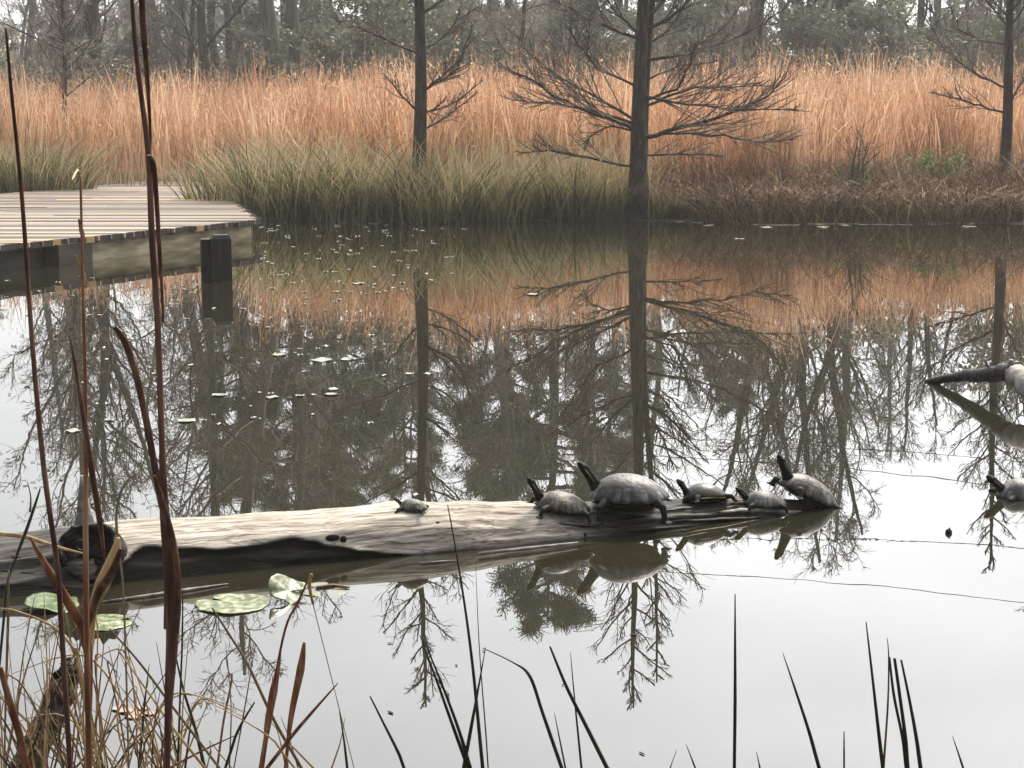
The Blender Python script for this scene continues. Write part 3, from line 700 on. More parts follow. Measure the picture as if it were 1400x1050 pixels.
for i in range(NS):
    x = -2.6 + 3.82 * i / (NS - 1); h = lerp_tab(TOP, x); a = lerp_tab(HW, x); c = -.03; b = max(.012, h - c); ed = lerp_tab(EDGE, x)
    rough = sstep(.1, .5, x) + (1 - sstep(-1.6, -1.42, x))
    for j in range(NA):
        ph = 2 * math.pi * j / NA; cs, sn = math.cos(ph), math.sin(ph)
        yy = -a * math.copysign(abs(cs) ** .85, cs); zz = c + b * math.copysign(abs(sn) ** .9, sn)
        g = .006 * fb(x * 2.2, ph * 7, 1) + .004 * fb(x * 5, ph * 2.5, 5) + rough * (.014 * fb(x * 2.4, ph * 6, 9) + .010 * abs(fb(x * 1.2, ph * 10, 2)))
        g += .012 * fb(x * 1.5, cs * 1.5, sn * 1.5 + 3, 2)
        # swelling round the old knot
        g += .016 * math.exp(-((x + .27) / .07) ** 2 - ((ph - .75) / .5) ** 2)
        und = 0
        if cs > 0 and zz < ed + .006 * fb(x * 5, 0, 4) + .005 * fb(x * 22, 1, 4, 5):
            und = sstep(0, .010, ed - zz)
            yy += .03 * und
        V.append((x / CL, yy - cs * g, zz + sn * g))
        wet = max(sstep(.02, .3, x + .12 * fb(x * 3, ph * 4, 7)) * .92, (1 - sstep(-1.5, -1.33, x + .06 * fb(x * 3, ph * 4, 2))) * .9, und * .97, 1 - sstep(-.012, .014, zz + g + .012 * fb(x * 6, ph * 2, 8)))  # damp wood, plus shade of turtles and lip painted into the tone
        tnt.append(1 - wet)  # low on damp wood and where shade is painted
Qd = [(i * NA + j, i * NA + (j + 1) % NA, (i + 1) * NA + (j + 1) % NA, (i + 1) * NA + j) for i in range(NS - 1) for j in range(NA)]
# orient so that normals face outwards
Qd = [q[::-1] for q in Qd]
def log_mat():
    m = bpy.data.materials.new('bleached_log_wood'); m.use_nodes = True; t = m.node_tree; t.nodes.clear()
    out = N(t, 'ShaderNodeOutputMaterial'); p = N(t, 'ShaderNodeBsdfPrincipled'); p.inputs['Specular IOR Level'].default_value = .35
    tcn = N(t, 'ShaderNodeTexCoord')
    nw = N(t, 'ShaderNodeTexNoise', Scale=3.2, Detail=2); t.links.new(tcn.outputs['Object'], nw.inputs['Vector'])
    sc = N(t, 'ShaderNodeVectorMath', operation='SCALE'); sc.inputs['Scale'].default_value = .075; t.links.new(nw.outputs['Color'], sc.inputs[0])
    ad = N(t, 'ShaderNodeVectorMath', operation='ADD'); t.links.new(tcn.outputs['Object'], ad.inputs[0]); t.links.new(sc.outputs[0], ad.inputs[1])
    mpn = N(t, 'ShaderNodeMapping'); mpn.inputs['Scale'].default_value = (1.1, 26, 26); t.links.new(ad.outputs[0], mpn.inputs['Vector'])
    g1 = N(t, 'ShaderNodeTexNoise', Scale=2.4, Detail=9, Roughness=.72); t.links.new(mpn.outputs['Vector'], g1.inputs['Vector'])
    g2 = N(t, 'ShaderNodeTexNoise', Scale=5, Detail=4); t.links.new(tcn.outputs['Object'], g2.inputs['Vector'])
    dry = ramp(t, [(.3, (.07, .06, .05)), (.41, (.25, .215, .18)), (.5, (.46, .41, .35)), (.64, (.62, .57, .5))]); t.links.new(g1.outputs['Fac'], dry.inputs['Fac'])
    wet = ramp(t, [(.3, (.003, .003, .003)), (.5, (.009, .008, .0075)), (.62, (.03, .027, .024)), (.76, (.1, .09, .082))]); t.links.new(g1.outputs['Fac'], wet.inputs['Fac'])  # near-black end also carries the painted shade under the log's lip
    st_ = ramp(t, [(.35, (.55, .5, .45)), (.6, (1, 1, 1))]); t.links.new(g2.outputs['Fac'], st_.inputs['Fac'])
    mu = N(t, 'ShaderNodeMixRGB', blend_type='MULTIPLY'); mu.inputs['Fac'].default_value = .6; t.links.new(dry.outputs[0], mu.inputs['Color1']); t.links.new(st_.outputs[0], mu.inputs['Color2'])
    mp2 = N(t, 'ShaderNodeMapping'); mp2.inputs['Scale'].default_value = (.9, 15, 15); t.links.new(ad.outputs[0], mp2.inputs['Vector'])
    g3 = N(t, 'ShaderNodeTexNoise', Scale=2.0, Detail=3, Roughness=.5); t.links.new(mp2.outputs['Vector'], g3.inputs['Vector'])
    ck = ramp(t, [(.468, (1, 1, 1)), (.485, (.28, .25, .22)), (.492, (.28, .25, .22)), (.51, (1, 1, 1))]); t.links.new(g3.outputs['Fac'], ck.inputs['Fac'])
    mp3 = N(t, 'ShaderNodeMapping'); mp3.inputs['Scale'].default_value = (5, 150, 150); t.links.new(ad.outputs[0], mp3.inputs['Vector'])
    g4 = N(t, 'ShaderNodeTexNoise', Scale=1.0, Detail=3); t.links.new(mp3.outputs['Vector'], g4.inputs['Vector'])
    fg = ramp(t, [(.35, (.6, .57, .53)), (.55, (1, 1, 1))]); t.links.new(g4.outputs['Fac'], fg.inputs['Fac'])
    mu2 = N(t, 'ShaderNodeMixRGB', blend_type='MULTIPLY'); mu2.inputs['Fac'].default_value = .75; t.links.new(mu.outputs[0], mu2.inputs['Color1']); t.links.new(ck.outputs[0], mu2.inputs['Color2'])
    mu3 = N(t, 'ShaderNodeMixRGB', blend_type='MULTIPLY'); mu3.inputs['Fac'].default_value = .7; t.links.new(mu2.outputs[0], mu3.inputs['Color1']); t.links.new(fg.outputs[0], mu3.inputs['Color2'])
    mu = mu3
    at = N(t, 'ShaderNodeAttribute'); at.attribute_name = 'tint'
    mx = N(t, 'ShaderNodeMixRGB'); t.links.new(at.outputs['Fac'], mx.inputs['Fac']); t.links.new(wet.outputs[0], mx.inputs['Color1']); t.links.new(mu.outputs[0], mx.inputs['Color2'])  # wet ramp colours damp wood and painted shade alike
    t.links.new(mx.outputs[0], p.inputs['Base Color'])
    sp = N(t, 'ShaderNodeMapRange'); sp.inputs['To Min'].default_value = .1; sp.inputs['To Max'].default_value = .35; t.links.new(at.outputs['Fac'], sp.inputs['Value']); t.links.new(sp.outputs[0], p.inputs['Specular IOR Level'])
    rr = N(t, 'ShaderNodeMapRange'); rr.inputs['To Min'].default_value = .45; rr.inputs['To Max'].default_value = .85; t.links.new(at.outputs['Fac'], rr.inputs['Value']); t.links.new(rr.outputs[0], p.inputs['Roughness'])
    bp = N(t, 'ShaderNodeBump', Strength=.9, Distance=.009); t.links.new(g1.outputs['Fac'], bp.inputs['Height']); t.links.new(bp.outputs['Normal'], p.inputs['Normal'])
    t.links.new(p.outputs[0], out.inputs[0]); return m
M['log'] = log_mat()
M['wet'] = mat('wet_dark_wood', [(.3, (.007, .006, .005)), (.55, (.022, .018, .015)), (.8, (.1, .085, .075))], 12, (.5, 4, 4), detail=7, bump=.7, rough=.5, spec=.15)
M['hole'] = mat('rotten_hole', [(.3, (.006, .005, .005)), (.7, (.02, .017, .015))], 20, rough=.9)
M['snag'] = mat('grey_snag_wood', [(.3, (.09, .08, .072)), (.55, (.24, .22, .2)), (.8, (.42, .4, .37))], 10, (2, 2, 2), detail=7, bump=.6, rough=.7)
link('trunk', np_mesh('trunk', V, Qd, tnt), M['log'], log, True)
LW = Matrix.Translation((0, 6.17, 0)) @ Matrix.Rotation(SL, 4, 'Z'); LI = LW.inverted()
def LG(v): return LI @ Vector(v)
# broken branch stub at the left end: thick flared collar with a dark face, and a spike
def rot_of(d):
    return np.array(Vector(d).to_track_quat('Z', 'Y').to_matrix())
f0 = ond(138, 772, 5.62); f1 = ond(121, 752, 5.42)
ax = (f1 - f0).normalized(); Rm = rot_of(ax); V = []; F_ = []; na = 40
prof = [(-.10, .15), (-.03, .125), (.05, .108), (.12, .1), (.17, .1), (.205, .096), (.212, .086), (.19, .078), (.175, .06), (.17, .045), (.176, .03), (.168, .015), (.172, .006)]
for k, (z, r) in enumerate(prof):
    for j in range(na):
        a = 2 * math.pi * j / na; jag = (.05 * fb(math.cos(a) * 2.6, math.sin(a) * 2.6, 4) if 4 <= k <= 6 else (.018 * fb(math.cos(a) * 3 * r * 20, math.sin(a) * 3 * r * 20, k * .4) if k > 6 else 0))
        q = r * (1 + .14 * fb(math.cos(a) * 2, math.sin(a) * 2, z * 6))
        v = f0 + Vector(Rm @ np.array((q * math.cos(a), q * math.sin(a), z + jag))); V.append(tuple(LG(v)))
for k in range(len(prof) - 1):
    for j in range(na): F_.append((k * na + j, k * na + (j + 1) % na, (k + 1) * na + (j + 1) % na, (k + 1) * na + j))
F_.append(tuple((len(prof) - 1) * na + j for j in range(na)))
s_ = MB(); s_.add(V, F_); stub = s_.build('branch_stub', M['snag'], log)
stub.data.materials.append(M['wet'])
FRONT_LOW = ()
for pl_ in stub.data.polygons:
    if pl_.index >= 3 * na or (pl_.index % na) in FRONT_LOW: pl_.material_index = 1
s_ = MB(); kn = f1 + Vector((-.02, -.004, .012))
for r in (.026, .016): s_.tube([LG(kn + Vector((r * math.cos(a), 0, r * .8 * math.sin(a)))) for a in np.linspace(0, 6.28, 18)], .004, 5)
s_.build('ring_knot', M['wet'], stub)
s_ = MB(); s_.tube([LG(ond(116, 722, 5.58)), LG(ond(115, 700, 5.58)), LG(ond(113, 676, 5.58)), LG(ond(112, 650, 5.58))], [.04, .024, .016, .006], 8); s_.build('spike', M['snag'], log)
# knots and splits on the log
def logpt(px, py, lift=0.0):
    """first point of the log top surface under a picture point."""
    d = ray(px, py); best = None
    for k in np.linspace(4.9, 7.2, 700):
        p = Vector((d.x * k / d.y, k, HC + d.z * k / d.y)); q = LI @ p; x = q.x * CL; h = lerp_tab(TOP, x); a = lerp_tab(HW, x); b = max(.012, h + .03)
        u = min(1, abs(q.y) / a)
        if q.z <= -.03 + b * (1 - u ** (2 / .85)) ** .45: best = p; break
    if best is None: best = onz(px, py)
    return best + Vector((0, 0, lift))
def hole(px, py, rx, ry, name='knot_hole'):
    p = LG(logpt(px, py)); m_ = MB(); m_.ball(p + Vector((0, .004, -.004)), (rx, ry, .012)); m_.build(name, M['hole'], log)
hole(598, 716, .02, .014); hole(612, 718, .012, .008); hole(636, 763, .022, .016); hole(455, 734, .025, .008); hole(470, 736, .012, .006); hole(800, 731, .012, .01)
for j, (pts, r) in enumerate([([(764, 716), (800, 720), (850, 722), (905, 720)], .006), ([(828, 706), (870, 712), (930, 708), (985, 700)], .008), ([(955, 711), (1000, 706), (1040, 705)], .006), ([(930, 722), (1000, 716), (1070, 708)], .005), ([(12, 760), (40, 766), (78, 764)], .006), ([(0, 780), (50, 785), (110, 790)], .006), ([(20, 800), (80, 803), (120, 806)], .005)]):
    s_ = MB(); q = [LG(logpt(*p, .001)) for p in pts]
    s_.tube(q, [r * .4] + [r] * (len(q) - 2) + [r * .3], 6, flat=.6); s_.build('split', M['hole'], log)
for pts, r in [([(770, 706), (800, 703), (850, 702), (900, 703)], .014), ([(900, 716), (970, 711), (1050, 706)], .016), ([(985, 702), (1040, 698), (1095, 700)], .022), ([(905, 700), (960, 694), (1010, 692)], .014)]:
    s_ = MB(); q = [LG(logpt(*p, .0)) for p in pts]; n = len(q); qq = []
    for i in range(n - 1):
        for u in (0, .25, .5, .75): qq.append(q[i].lerp(q[i + 1], u) + Vector((0, 0, random.Random(i * 7 + int(u * 4)).gauss(0, .0025))))
    qq.append(q[-1]); k = len(qq)
    s_.tube(qq, [r * (.35 + .65 * math.sin(math.pi * min(1, .12 + .9 * i / k))) for i in range(k)], 7, flat=.5); s_.build('splinter', M['wet'] if pts[0][0] != 985 else M['snag'], log)
# rim line of bark along the front waterline
s_ = MB(); s_.tube([LG(onz(655, 757, .012)), LG(onz(720, 750, .012)), LG(onz(790, 742, .01))], [.006, .007, .004], 6); s_.build('bark_rim', M['snag'], log)

# ------------------------------------------------------------------ turtles
SC = [(x, 0) for x in (-.74, -.38, 0, .38, .74)] + [(x, s * y) for s in (-1, 1) for x, y in ((-.58, .5), (-.2, .56), (.2, .56), (.57, .48))]
SC += [(.97 * math.cos(2 * math.pi * (k + .5) / 24), .97 * math.sin(2 * math.pi * (k + .5) / 24)) for k in range(24)]
SC = np.array(SC)
def carapace_mesh(Lc, dome, seed, keel=.0):
    rs = np.random.default_rng(seed); nu, nv = 120, 34; V = []; T = []; shade = rs.uniform(.55, 1, len(SC))
    rhos = np.concatenate([[.80, .93, 1.0], np.linspace(1.0, 0.0, nv)[1:]])
    for k, rho in enumerate(rhos):
        for j in range(nu):
            u = 2 * math.pi * j / nu; cu, su = math.cos(u), math.sin(u)
            ser = 1 + (.022 * max(0, -cu) * abs(math.sin(12 * u)) if rho > .9 else 0)
            nxp, nyp = rho * cu, rho * su
            x = .5 * Lc * nxp * ser; y = .385 * Lc * nyp * ser * (1 - .10 * nxp)
            z = dome * Lc * (1 + .1 * nxp) * max(0, 1 - rho ** 2.3) ** .72; x *= 1 + .07 * max(0, -cu) ** 3 * rho ** 6
            if k >= 2: z += .028 * Lc * (rho ** 8) * (-1) * (1 - .6 * max(0, -cu))
            else: z = -.028 * Lc - (.012 * Lc if k == 1 else .0)
            z += keel * Lc * math.exp(-(nyp / .08) ** 2) * (1 - rho ** 4)
            d = np.sort(np.hypot(SC[:, 0] - nxp, SC[:, 1] - nyp)); i0 = int(np.argmin(np.hypot(SC[:, 0] - nxp, SC[:, 1] - nyp)))
            g = math.exp(-((d[1] - d[0]) / .028) ** 2)
            z += -.005 * Lc * g + .004 * Lc * fb(nxp * 3, nyp * 3, seed)
            V.append((x, y, z)); T.append(float(shade[i0] * (1 - .55 * g)))
    n = len(rhos); Q = [(k * nu + j, k * nu + (j + 1) % nu, (k + 1) * nu + (j + 1) % nu, (k + 1) * nu + j) for k in range(n - 1) for j in range(nu)]
    return np_mesh('carapace', V, Q, T)
def shell_mat(name, cols, rough):
    return mat(name, cols, 26, attr='tint', attr_w=.3, rough=rough - .1, bump=.6, bscale=60, bdist=.004, spec=.32, detail=8)
SHG = shell_mat('dusty_grey_shell', [(.28, (.016, .015, .014)), (.44, (.042, .04, .039)), (.57, (.08, .077, .076)), (.72, (.21, .2, .195))], .62)
SHB = shell_mat('mottled_brown_shell', [(.3, (.012, .01, .008)), (.46, (.034, .03, .024)), (.58, (.075, .067, .054)), (.72, (.22, .2, .165))], .62)
SHD = shell_mat('wet_olive_shell', [(.1, (.008, .008, .005)), (.5, (.018, .018, .01)), (.8, (.04, .036, .02))], .5)
SKIN = mat('dark_turtle_skin', [(.35, (.006, .006, .005)), (.6, (.016, .016, .013)), (.7, (.035, .033, .022)), (.8, (.12, .105, .05))], 26, (.35, 1, 1), detail=4, rough=.65, bump=.4, bscale=80, spec=.1)
PLAS = mat('dark_plastron', [(.3, (.012, .01, .006)), (.7, (.05, .04, .018))], 14, rough=.6)
YEL = mat('yellow_edge_line', [(.3, (.14, .105, .035)), (.7, (.32, .25, .1))], 60, rough=.5)
EYE = mat('turtle_eye', [(.3, (.02, .018, .01)), (.7, (.06, .05, .02))], 40, rough=.1, spec=.6)
def remeshed(name, mb_, voxel, scale, m, parent):
    me = mb_.mesh(name); o = bpy.data.objects.new(name, me); COL.objects.link(o)
    md = o.modifiers.new('r', 'REMESH'); md.mode = 'VOXEL'; md.voxel_size = voxel
    sm = o.modifiers.new('s', 'SMOOTH'); sm.iterations = 3; sm.factor = .5
    bpy.context.view_layer.update(); dg = bpy.context.evaluated_depsgraph_get()
    me2 = bpy.data.meshes.new_from_object(o.evaluated_get(dg)); me2.transform(Matrix.Scale(scale, 4))
    bpy.data.objects.remove(o); return link(name, me2, m, parent, True)
def turtle(loc, Lc, yaw, pitch, roll, label, shell, neck=(.30, .34), dome=.34, hz=.13, legs=1.0, feet=None, neck_side=0.0, seed=1, head=1.0, bridge=False):
    """+X forwards. neck = (forward reach, rise) of the head beyond the shell edge, as shares of the shell length."""
    root = empty('turtle', loc); root.rotation_euler = (roll, pitch, yaw); tag(root, label, 'turtle', 'basking turtles')
    ca = link('carapace', carapace_mesh(Lc, dome, seed), shell, root, True); ca.location = (0, 0, hz * Lc)
    b = MB()
    rz = max(.085, hz * .62); b.ball((0, 0, hz - .01 - (rz - .085) * .75), (.44, .335, rz), seg=24, rings=12)
    n0 = Vector((.36, 0, hz + .03)); n1 = Vector((.36 + neck[0] * .45, neck_side * .3, hz + .05 + neck[1] * .3)); n2 = Vector((.40 + neck[0] * .8, neck_side * .75, hz + .06 + neck[1] * .75)); hd = Vector((.42 + neck[0], neck_side, hz + .06 + neck[1]))
    b.tube([n0, n0.lerp(n1, .5), n1, n1.lerp(n2, .5), n2, n2.lerp(hd, .6)], [.12, .1, .082, .07, .064, .062], 12)
    dh = (hd - n1).normalized(); dh = (dh + Vector((.3, 0, -.05))).normalized(); rm = rot_of(dh)
    hs = head * 1.12
    b.ball(hd, (.064 * hs, .062 * hs, .088 * hs), rm, 16, 10)
    sn = hd + dh * .075 * hs; b.ball(sn, (.04 * hs, .038 * hs, .05 * hs), rm, 12, 8)
    jw = hd + dh * .04 * hs - Vector((0, 0, .018 * hs)); b.ball(jw, (.045 * hs, .045 * hs, .06 * hs), rm, 12, 8)
    ft = feet or [(.47, .47, 0), (.47, -.47, 0), (-.47, .45, 0), (-.47, -.45, 0)]
    for i, (fx, fy, fz) in enumerate(ft):
        fr = i < 2; sy = 1 if fy > 0 else -1
        hip = Vector((.29 if fr else -.31, .23 * sy, hz - .01)); foot = Vector((fx, fy, fz + .022)); knee = hip.lerp(foot, .5) + Vector((.05 if fr else -.03, .05 * sy, .05))
        b.tube([hip, hip.lerp(knee, .6), knee, knee.lerp(foot, .6), foot], [.07, .06, .05, .042, .038], 10)
        fd = (foot - hip); fd.z = 0; fd.normalize(); fd = (fd + Vector((.5 if fr else -.2, 0, 0))).normalized(); sd_ = Vector((-fd.y, fd.x, 0))
        b.ball(foot - Vector((0, 0, .004)), (.06, .055, .024), None, 12, 8)
        for t in range(5):
            q = foot + sd_ * (.021 * (t - 2)) + fd * .035; e = q + (fd + sd_ * .22 * (t - 2)).normalized() * (.045 if t in (0, 4) else .06); e.z = fz + .004
            b.tube([q, q.lerp(e, .6), e], [.016, .013, .005], 6)
    b.tube([(-.40, 0, hz - .02), (-.50, .02, hz - .05), (-.58, .05, hz - .08)], [.04, .025, .008], 8)
    remeshed('body', b, .0125, Lc, SKIN, root)
    pl = MB(); pl.ball((0, 0, (hz - .07 - (rz - .085) * 1.55) * Lc), (.36 * Lc, .29 * Lc, .035 * Lc), None, 28, 8); pl.build('plastron', PLAS, root)
    # dull yellow line along the edge between shell and bridge
    for sg in (-1, 1):
        st2 = MB(); off = Vector((.0, sg, 0))
        q = [n1.lerp(n2, .2) + off * .078 + Vector((0, 0, .015)), n2 + off * .067 + Vector((0, 0, .012)), n2.lerp(hd, .6) + off * .064 * hs + Vector((0, 0, .01)), hd + off * .0655 * hs]
        st2.tube([p * Lc for p in q], [.004 * Lc, .0075 * Lc, .0085 * Lc, .006 * Lc], 6); st2.build('neck_stripe', YEL, root)
    if bridge:
        for sy in (-1, 1):
            br = MB(); br.tube([(Lc * x, sy * Lc * (.375 - .35 * x * x), (hz - .045) * Lc) for x in np.linspace(-.3, .33, 9)], [.009 * Lc] * 9, 6); br.build('bridge', YEL, root)
    sidev = dh.cross(Vector((0, 0, 1))).normalized(); upv = sidev.cross(dh)
    for s in (-1, 1):
        e = MB(); e.ball((hd + dh * .045 * hs + sidev * s * .052 * hs + upv * .022 * hs) * Lc, (.0145 * Lc,) * 3, None, 10, 7); e.build('eye', EYE, root)
    return root
def on_log(px, py): return logpt(px, py)
PI = math.pi
t1 = on_log(564, 699); turtle((t1.x, t1.y + .02, t1.z - .004), .098, PI - .25, 0, 0, 'tiniest turtle, alone on the pale middle of the log', SHB, (.16, .16), .30, .14, seed=3)
t2 = on_log(766, 703); turtle((t2.x, t2.y + .02, t2.z - .004), .198, PI + .18, R(-9), R(-3), 'medium turtle with mottled shell just left of the largest turtle', SHB, (.2, .3), .25, .16, seed=4, neck_side=.03)
t3 = on_log(858, 707); turtle((t3.x, t3.y + .015, t3.z + .010), .28, PI + .05, R(-1), R(-1), 'largest turtle with smooth grey domed shell and neck stretched up', SHG, (.15, .28), .27, .25, feet=[(.40, .43, -.04), (.34, -.40, .03), (-.44, .42, -.02), (-.46, -.38, 0)], seed=5, head=.92)
t4 = on_log(966, 694); turtle((t4.x, t4.y + .05, t4.z - .004), .18, PI + .45, R(-4), R(20), 'dark wet olive turtle with a yellow edge line, right of the largest turtle', SHD, (.10, .26), .32, .15, seed=6, bridge=True)
t5 = on_log(1044, 693); turtle((t5.x, t5.y, t5.z - .003), .158, PI + .1, R(-3), R(-2), 'small grey turtle tucked in front of the tilted turtle', SHG, (.18, .2), .27, .13, seed=7)
t6 = on_log(1100, 703); turtle((t6.x + .01, t6.y + .10, max(.0, t6.z) + .010), .255, PI + .35, R(-27), R(-2), 'tilted turtle at the sunken right end of the log with head held high', SHB, (.22, .2), .25, .15, feet=[(.36, .46, .02), (.36, -.44, .02), (-.44, .45, .02), (-.46, -.45, .02)], seed=8, head=.95)
t7 = onz(1402, 678); turtle((t7.x, t7.y, -.035), .24, PI + .1, R(-4), 0, 'turtle cut by the right edge of the picture, floating with its head up', SHG, (.17, .17), .28, .15, seed=9)

# ------------------------------------------------------------------ snag at the right, small floating things
sn_ = empty('dead_branch', onz(1400, 560)); tag(sn_, 'dark forked dead branch rising from the water at the right edge', 'branch')
def rel(root, p): return p - root.location
def wtube(root, name, pts, rads, m, sides=12, jag=.006, seed=0):
    rnd = random.Random(seed); q = []; rr = []
    n = len(pts)
    for i in range(n - 1):
        for k in range(6):
            u = k / 6; q.append(rel(root, pts[i].lerp(pts[i + 1], u)) + Vector((rnd.gauss(0, jag), rnd.gauss(0, jag), rnd.gauss(0, jag * .6)))); rr.append((rads[i] + (rads[i + 1] - rads[i]) * u) * rnd.uniform(.93, 1.08))
    q.append(rel(root, pts[-1])); rr.append(rads[-1]); m_ = MB(); m_.tube(q, rr, sides); return m_.build(name, m, root)
D1, D2 = onz(1268, 522, -.0), ond(1385, 508, 8.96)
wtube(sn_, 'limb', [onz(1250, 530, -.05), D1, ond(1320, 514, 9.4), ond(1355, 512, 9.15), D2, ond(1393, 505, 8.9)], [.012, .016, .032, .042, .048, .04], M['wet'], jag=.004)
wtube(sn_, 'limb', [ond(1381, 492, 8.95), D2 + Vector((.01, -.01, .0)), ond(1405, 525, 8.7), ond(1440, 562, 8.4), onz(1480, 610, -.1)], [.012, .055, .06, .06, .06], M['snag'], jag=.004, seed=2)
wtube(sn_, 'twig', [ond(1352, 502, 9.15), ond(1347, 494, 9.15), ond(1352, 490, 9.15)], [.01, .007, .004], M['snag'], 6, .001)
def leaf_disc(name, p, r, m, label, cat, group=None, tilt=(0, 0), rz=0.0, seed=0, notch=True, wave=.04, asp=1.0):
    rnd = random.Random(seed); n = 40; V = [(0, 0, 0)]; rings = (.35, .7, .92, 1.0); F_ = []
    ph = [rnd.uniform(0, 6.3) for _ in range(4)]
    for k in rings:
        for j in range(n):
            a = 2 * math.pi * j / n; q = k * r * (1 + .025 * math.sin(3 * a + ph[0]) + .025 * math.sin(7 * a + ph[1]) + .02 * math.sin(13 * a + ph[2]))
            if notch and (j == 0): q *= .25 + .2 * (1 - k)
            if notch and j in (1, n - 1): q *= .8
            V.append((q * math.cos(a), q * math.sin(a) * asp, r * wave * k * k * (math.sin(3 * a + ph[3]) + .6 * math.sin(5 * a + ph[1])) + r * wave * .5 * k))
    for j in range(n): F_.append((0, 1 + j, 1 + (j + 1) % n))
    for k in range(len(rings) - 1):
        for j in range(n): F_.append((1 + k * n + j, 1 + (k + 1) * n + j, 1 + (k + 1) * n + (j + 1) % n, 1 + k * n + (j + 1) % n))
    b = MB(); b.add(V, F_); o = b.build(name, m); sol = o.modifiers.new('t', 'SOLIDIFY'); sol.thickness = .0025 if wave else .001
    o.location = p + Vector((0, 0, .003 + r * wave * .25)); o.rotation_euler = (tilt[0], tilt[1], rz); tag(o, label, cat, group); return o
leaf_disc('lily_pad', onz(318, 826), .115, M['pad'], 'flat mottled lily pad lying on dark water in front of the log', 'lily pad', tilt=(R(.5), 0), rz=2.6, seed=1, wave=.012)
leaf_disc('lily_pad', onz(394, 818) + Vector((0, 0, .02)), .066, M['pad'], 'curled lily pad standing up on edge in front of the log', 'lily pad', tilt=(R(34), R(18)), rz=.5, seed=2, wave=.12)
leaf_disc('lily_pad', onz(72, 830) + Vector((0, 0, .01)), .08, M['padg'], 'bright green lily pad at the dark left end of the log', 'lily pad', tilt=(R(9), 0), rz=1.2, seed=3, wave=.05)
leaf_disc('lily_pad', onz(142, 852), .085, M['pad'], 'pale mottled lily pad just below the bright green one', 'lily pad', tilt=(R(.5), 0), rz=.4, seed=4, wave=.012)
leaf_disc('lily_pad', onz(252, 868) + Vector((0, 0, -.008)), .075, M['paddim'], 'faint sunken lily pad right of the thick dark reed', 'lily pad', seed=5, wave=.01)
leaf_disc('lily_pad', onz(442, 806) + Vector((0, 0, -.004)), .085, M['paddim'], 'dull olive lily pad right of the curled one', 'lily pad', seed=6, wave=.02)
for k, (px, py, r) in enumerate([(172, 972, .03), (184, 979, .035), (196, 969, .022), (205, 976, .02), (160, 970, .02)]):
    leaf_disc('dead_leaf', onz(px, py), r * .7, M['deadleaf'], 'pinkish dead leaf in the small floating patch among the front grass', 'leaf', 'pinkish dead leaves floating together', seed=20 + k, notch=False, wave=.06)
# bits of leaf floating on the far half of the pond
frag = [leaf_disc('floating_leaf', Vector((0, 0, 0)), .075, M['padp'], 'x', 'leaf', None, seed=60 + k, wave=.03, notch=k % 2 == 0) for k in range(3)]
rf = random.Random(5); FL = 'small pale leaf bit floating among many on the far half of the pond'; nf = 0
def frag_at(px, py, w, label=FL, asp=1.0):
    global nf
    p = onz(px, py)
    if p.y > shore(p.x) - .05 and p.x > -4: p.y = shore(p.x) - .1
    o = frag[nf] if nf < 3 else frag[nf % 3].copy()
    if nf >= 3: COL.objects.link(o)
    s = .62 * w * p.y / F / .15; o.scale = (s, s * asp, 1); o.location = (p.x, p.y, .006); o.rotation_euler = (rf.uniform(-.02, .05), 0, rf.uniform(0, 6.3) if asp == 1 else rf.uniform(-.1, .1)); tag(o, label, 'leaf', 'pale leaf bits floating on the pond'); nf += 1
for px, py, w in [(382, 486, 32), (440, 493, 46), (474, 492, 30), (455, 533, 26), (452, 540, 30), (700, 303, 26), (742, 301, 44), (728, 403, 28), (372, 544, 30), (300, 541, 34), (255, 576, 40), (150, 575, 22), (100, 590, 34), (490, 388, 28), (525, 514, 14), (560, 512, 20), (585, 512, 20), (1011, 327, 22), (410, 542, 20), (446, 474, 16)]: frag_at(px, py, w)
for i in range(34): frag_at(rf.uniform(905, 1335), rf.choice([303, 305, 306, 309, 311]) + rf.uniform(-1, 1), rf.uniform(10, 44))
for i in range(130):
    u = rf.random() ** 1.7; frag_at(rf.uniform(352, 640), 304 + 100 * u, rf.uniform(5, 14))
for i in range(110): frag_at(rf.uniform(5, 540), rf.uniform(375, 590), rf.uniform(4, 14))
frag_at(1358, 301, 10, 'small whitish leaf bit at the foot of the right bank'); frag_at(568, 678, 16, 'pale leaf bit floating just behind the tiniest turtle')
nut = MB(); nut.ball((0, 0, .004), (.013, .012, .012), None, 7, 5); nut.tube([(0, 0, .012), (.004, 0, .02)], [.005, .002], 5); o = nut.build('seed_pod', M['hole'], None, False); o.location = onz(1297, 729); tag(o, 'small dark seed pod floating on open water at the right', 'seed pod')
def stick(pts, r, m, label, name='floating_twig', group=None, sides=6, z=.004):
    q = [onz(*p, z) for p in pts]; root = q[0].copy(); b = MB(); b.tube([p - root for p in q], [r * .6] + [r] * (len(q) - 2) + [r * .3], sides); o = b.build(name, m); o.location = root; tag(o, label, 'twig', group); return o
stick([(140, 823), (200, 815), (260, 806), (312, 798)], .006, M['snag'], 'long thin twig floating along the dark underside of the log')
stick([(432, 803), (455, 800), (478, 803)], .006, M['tan'], 'short pale twig floating right of the dull lily pad')
stick([(575, 770), (600, 768), (625, 766)], .004, M['snag'], 'pale twig floating at the front of the log beside the knot')
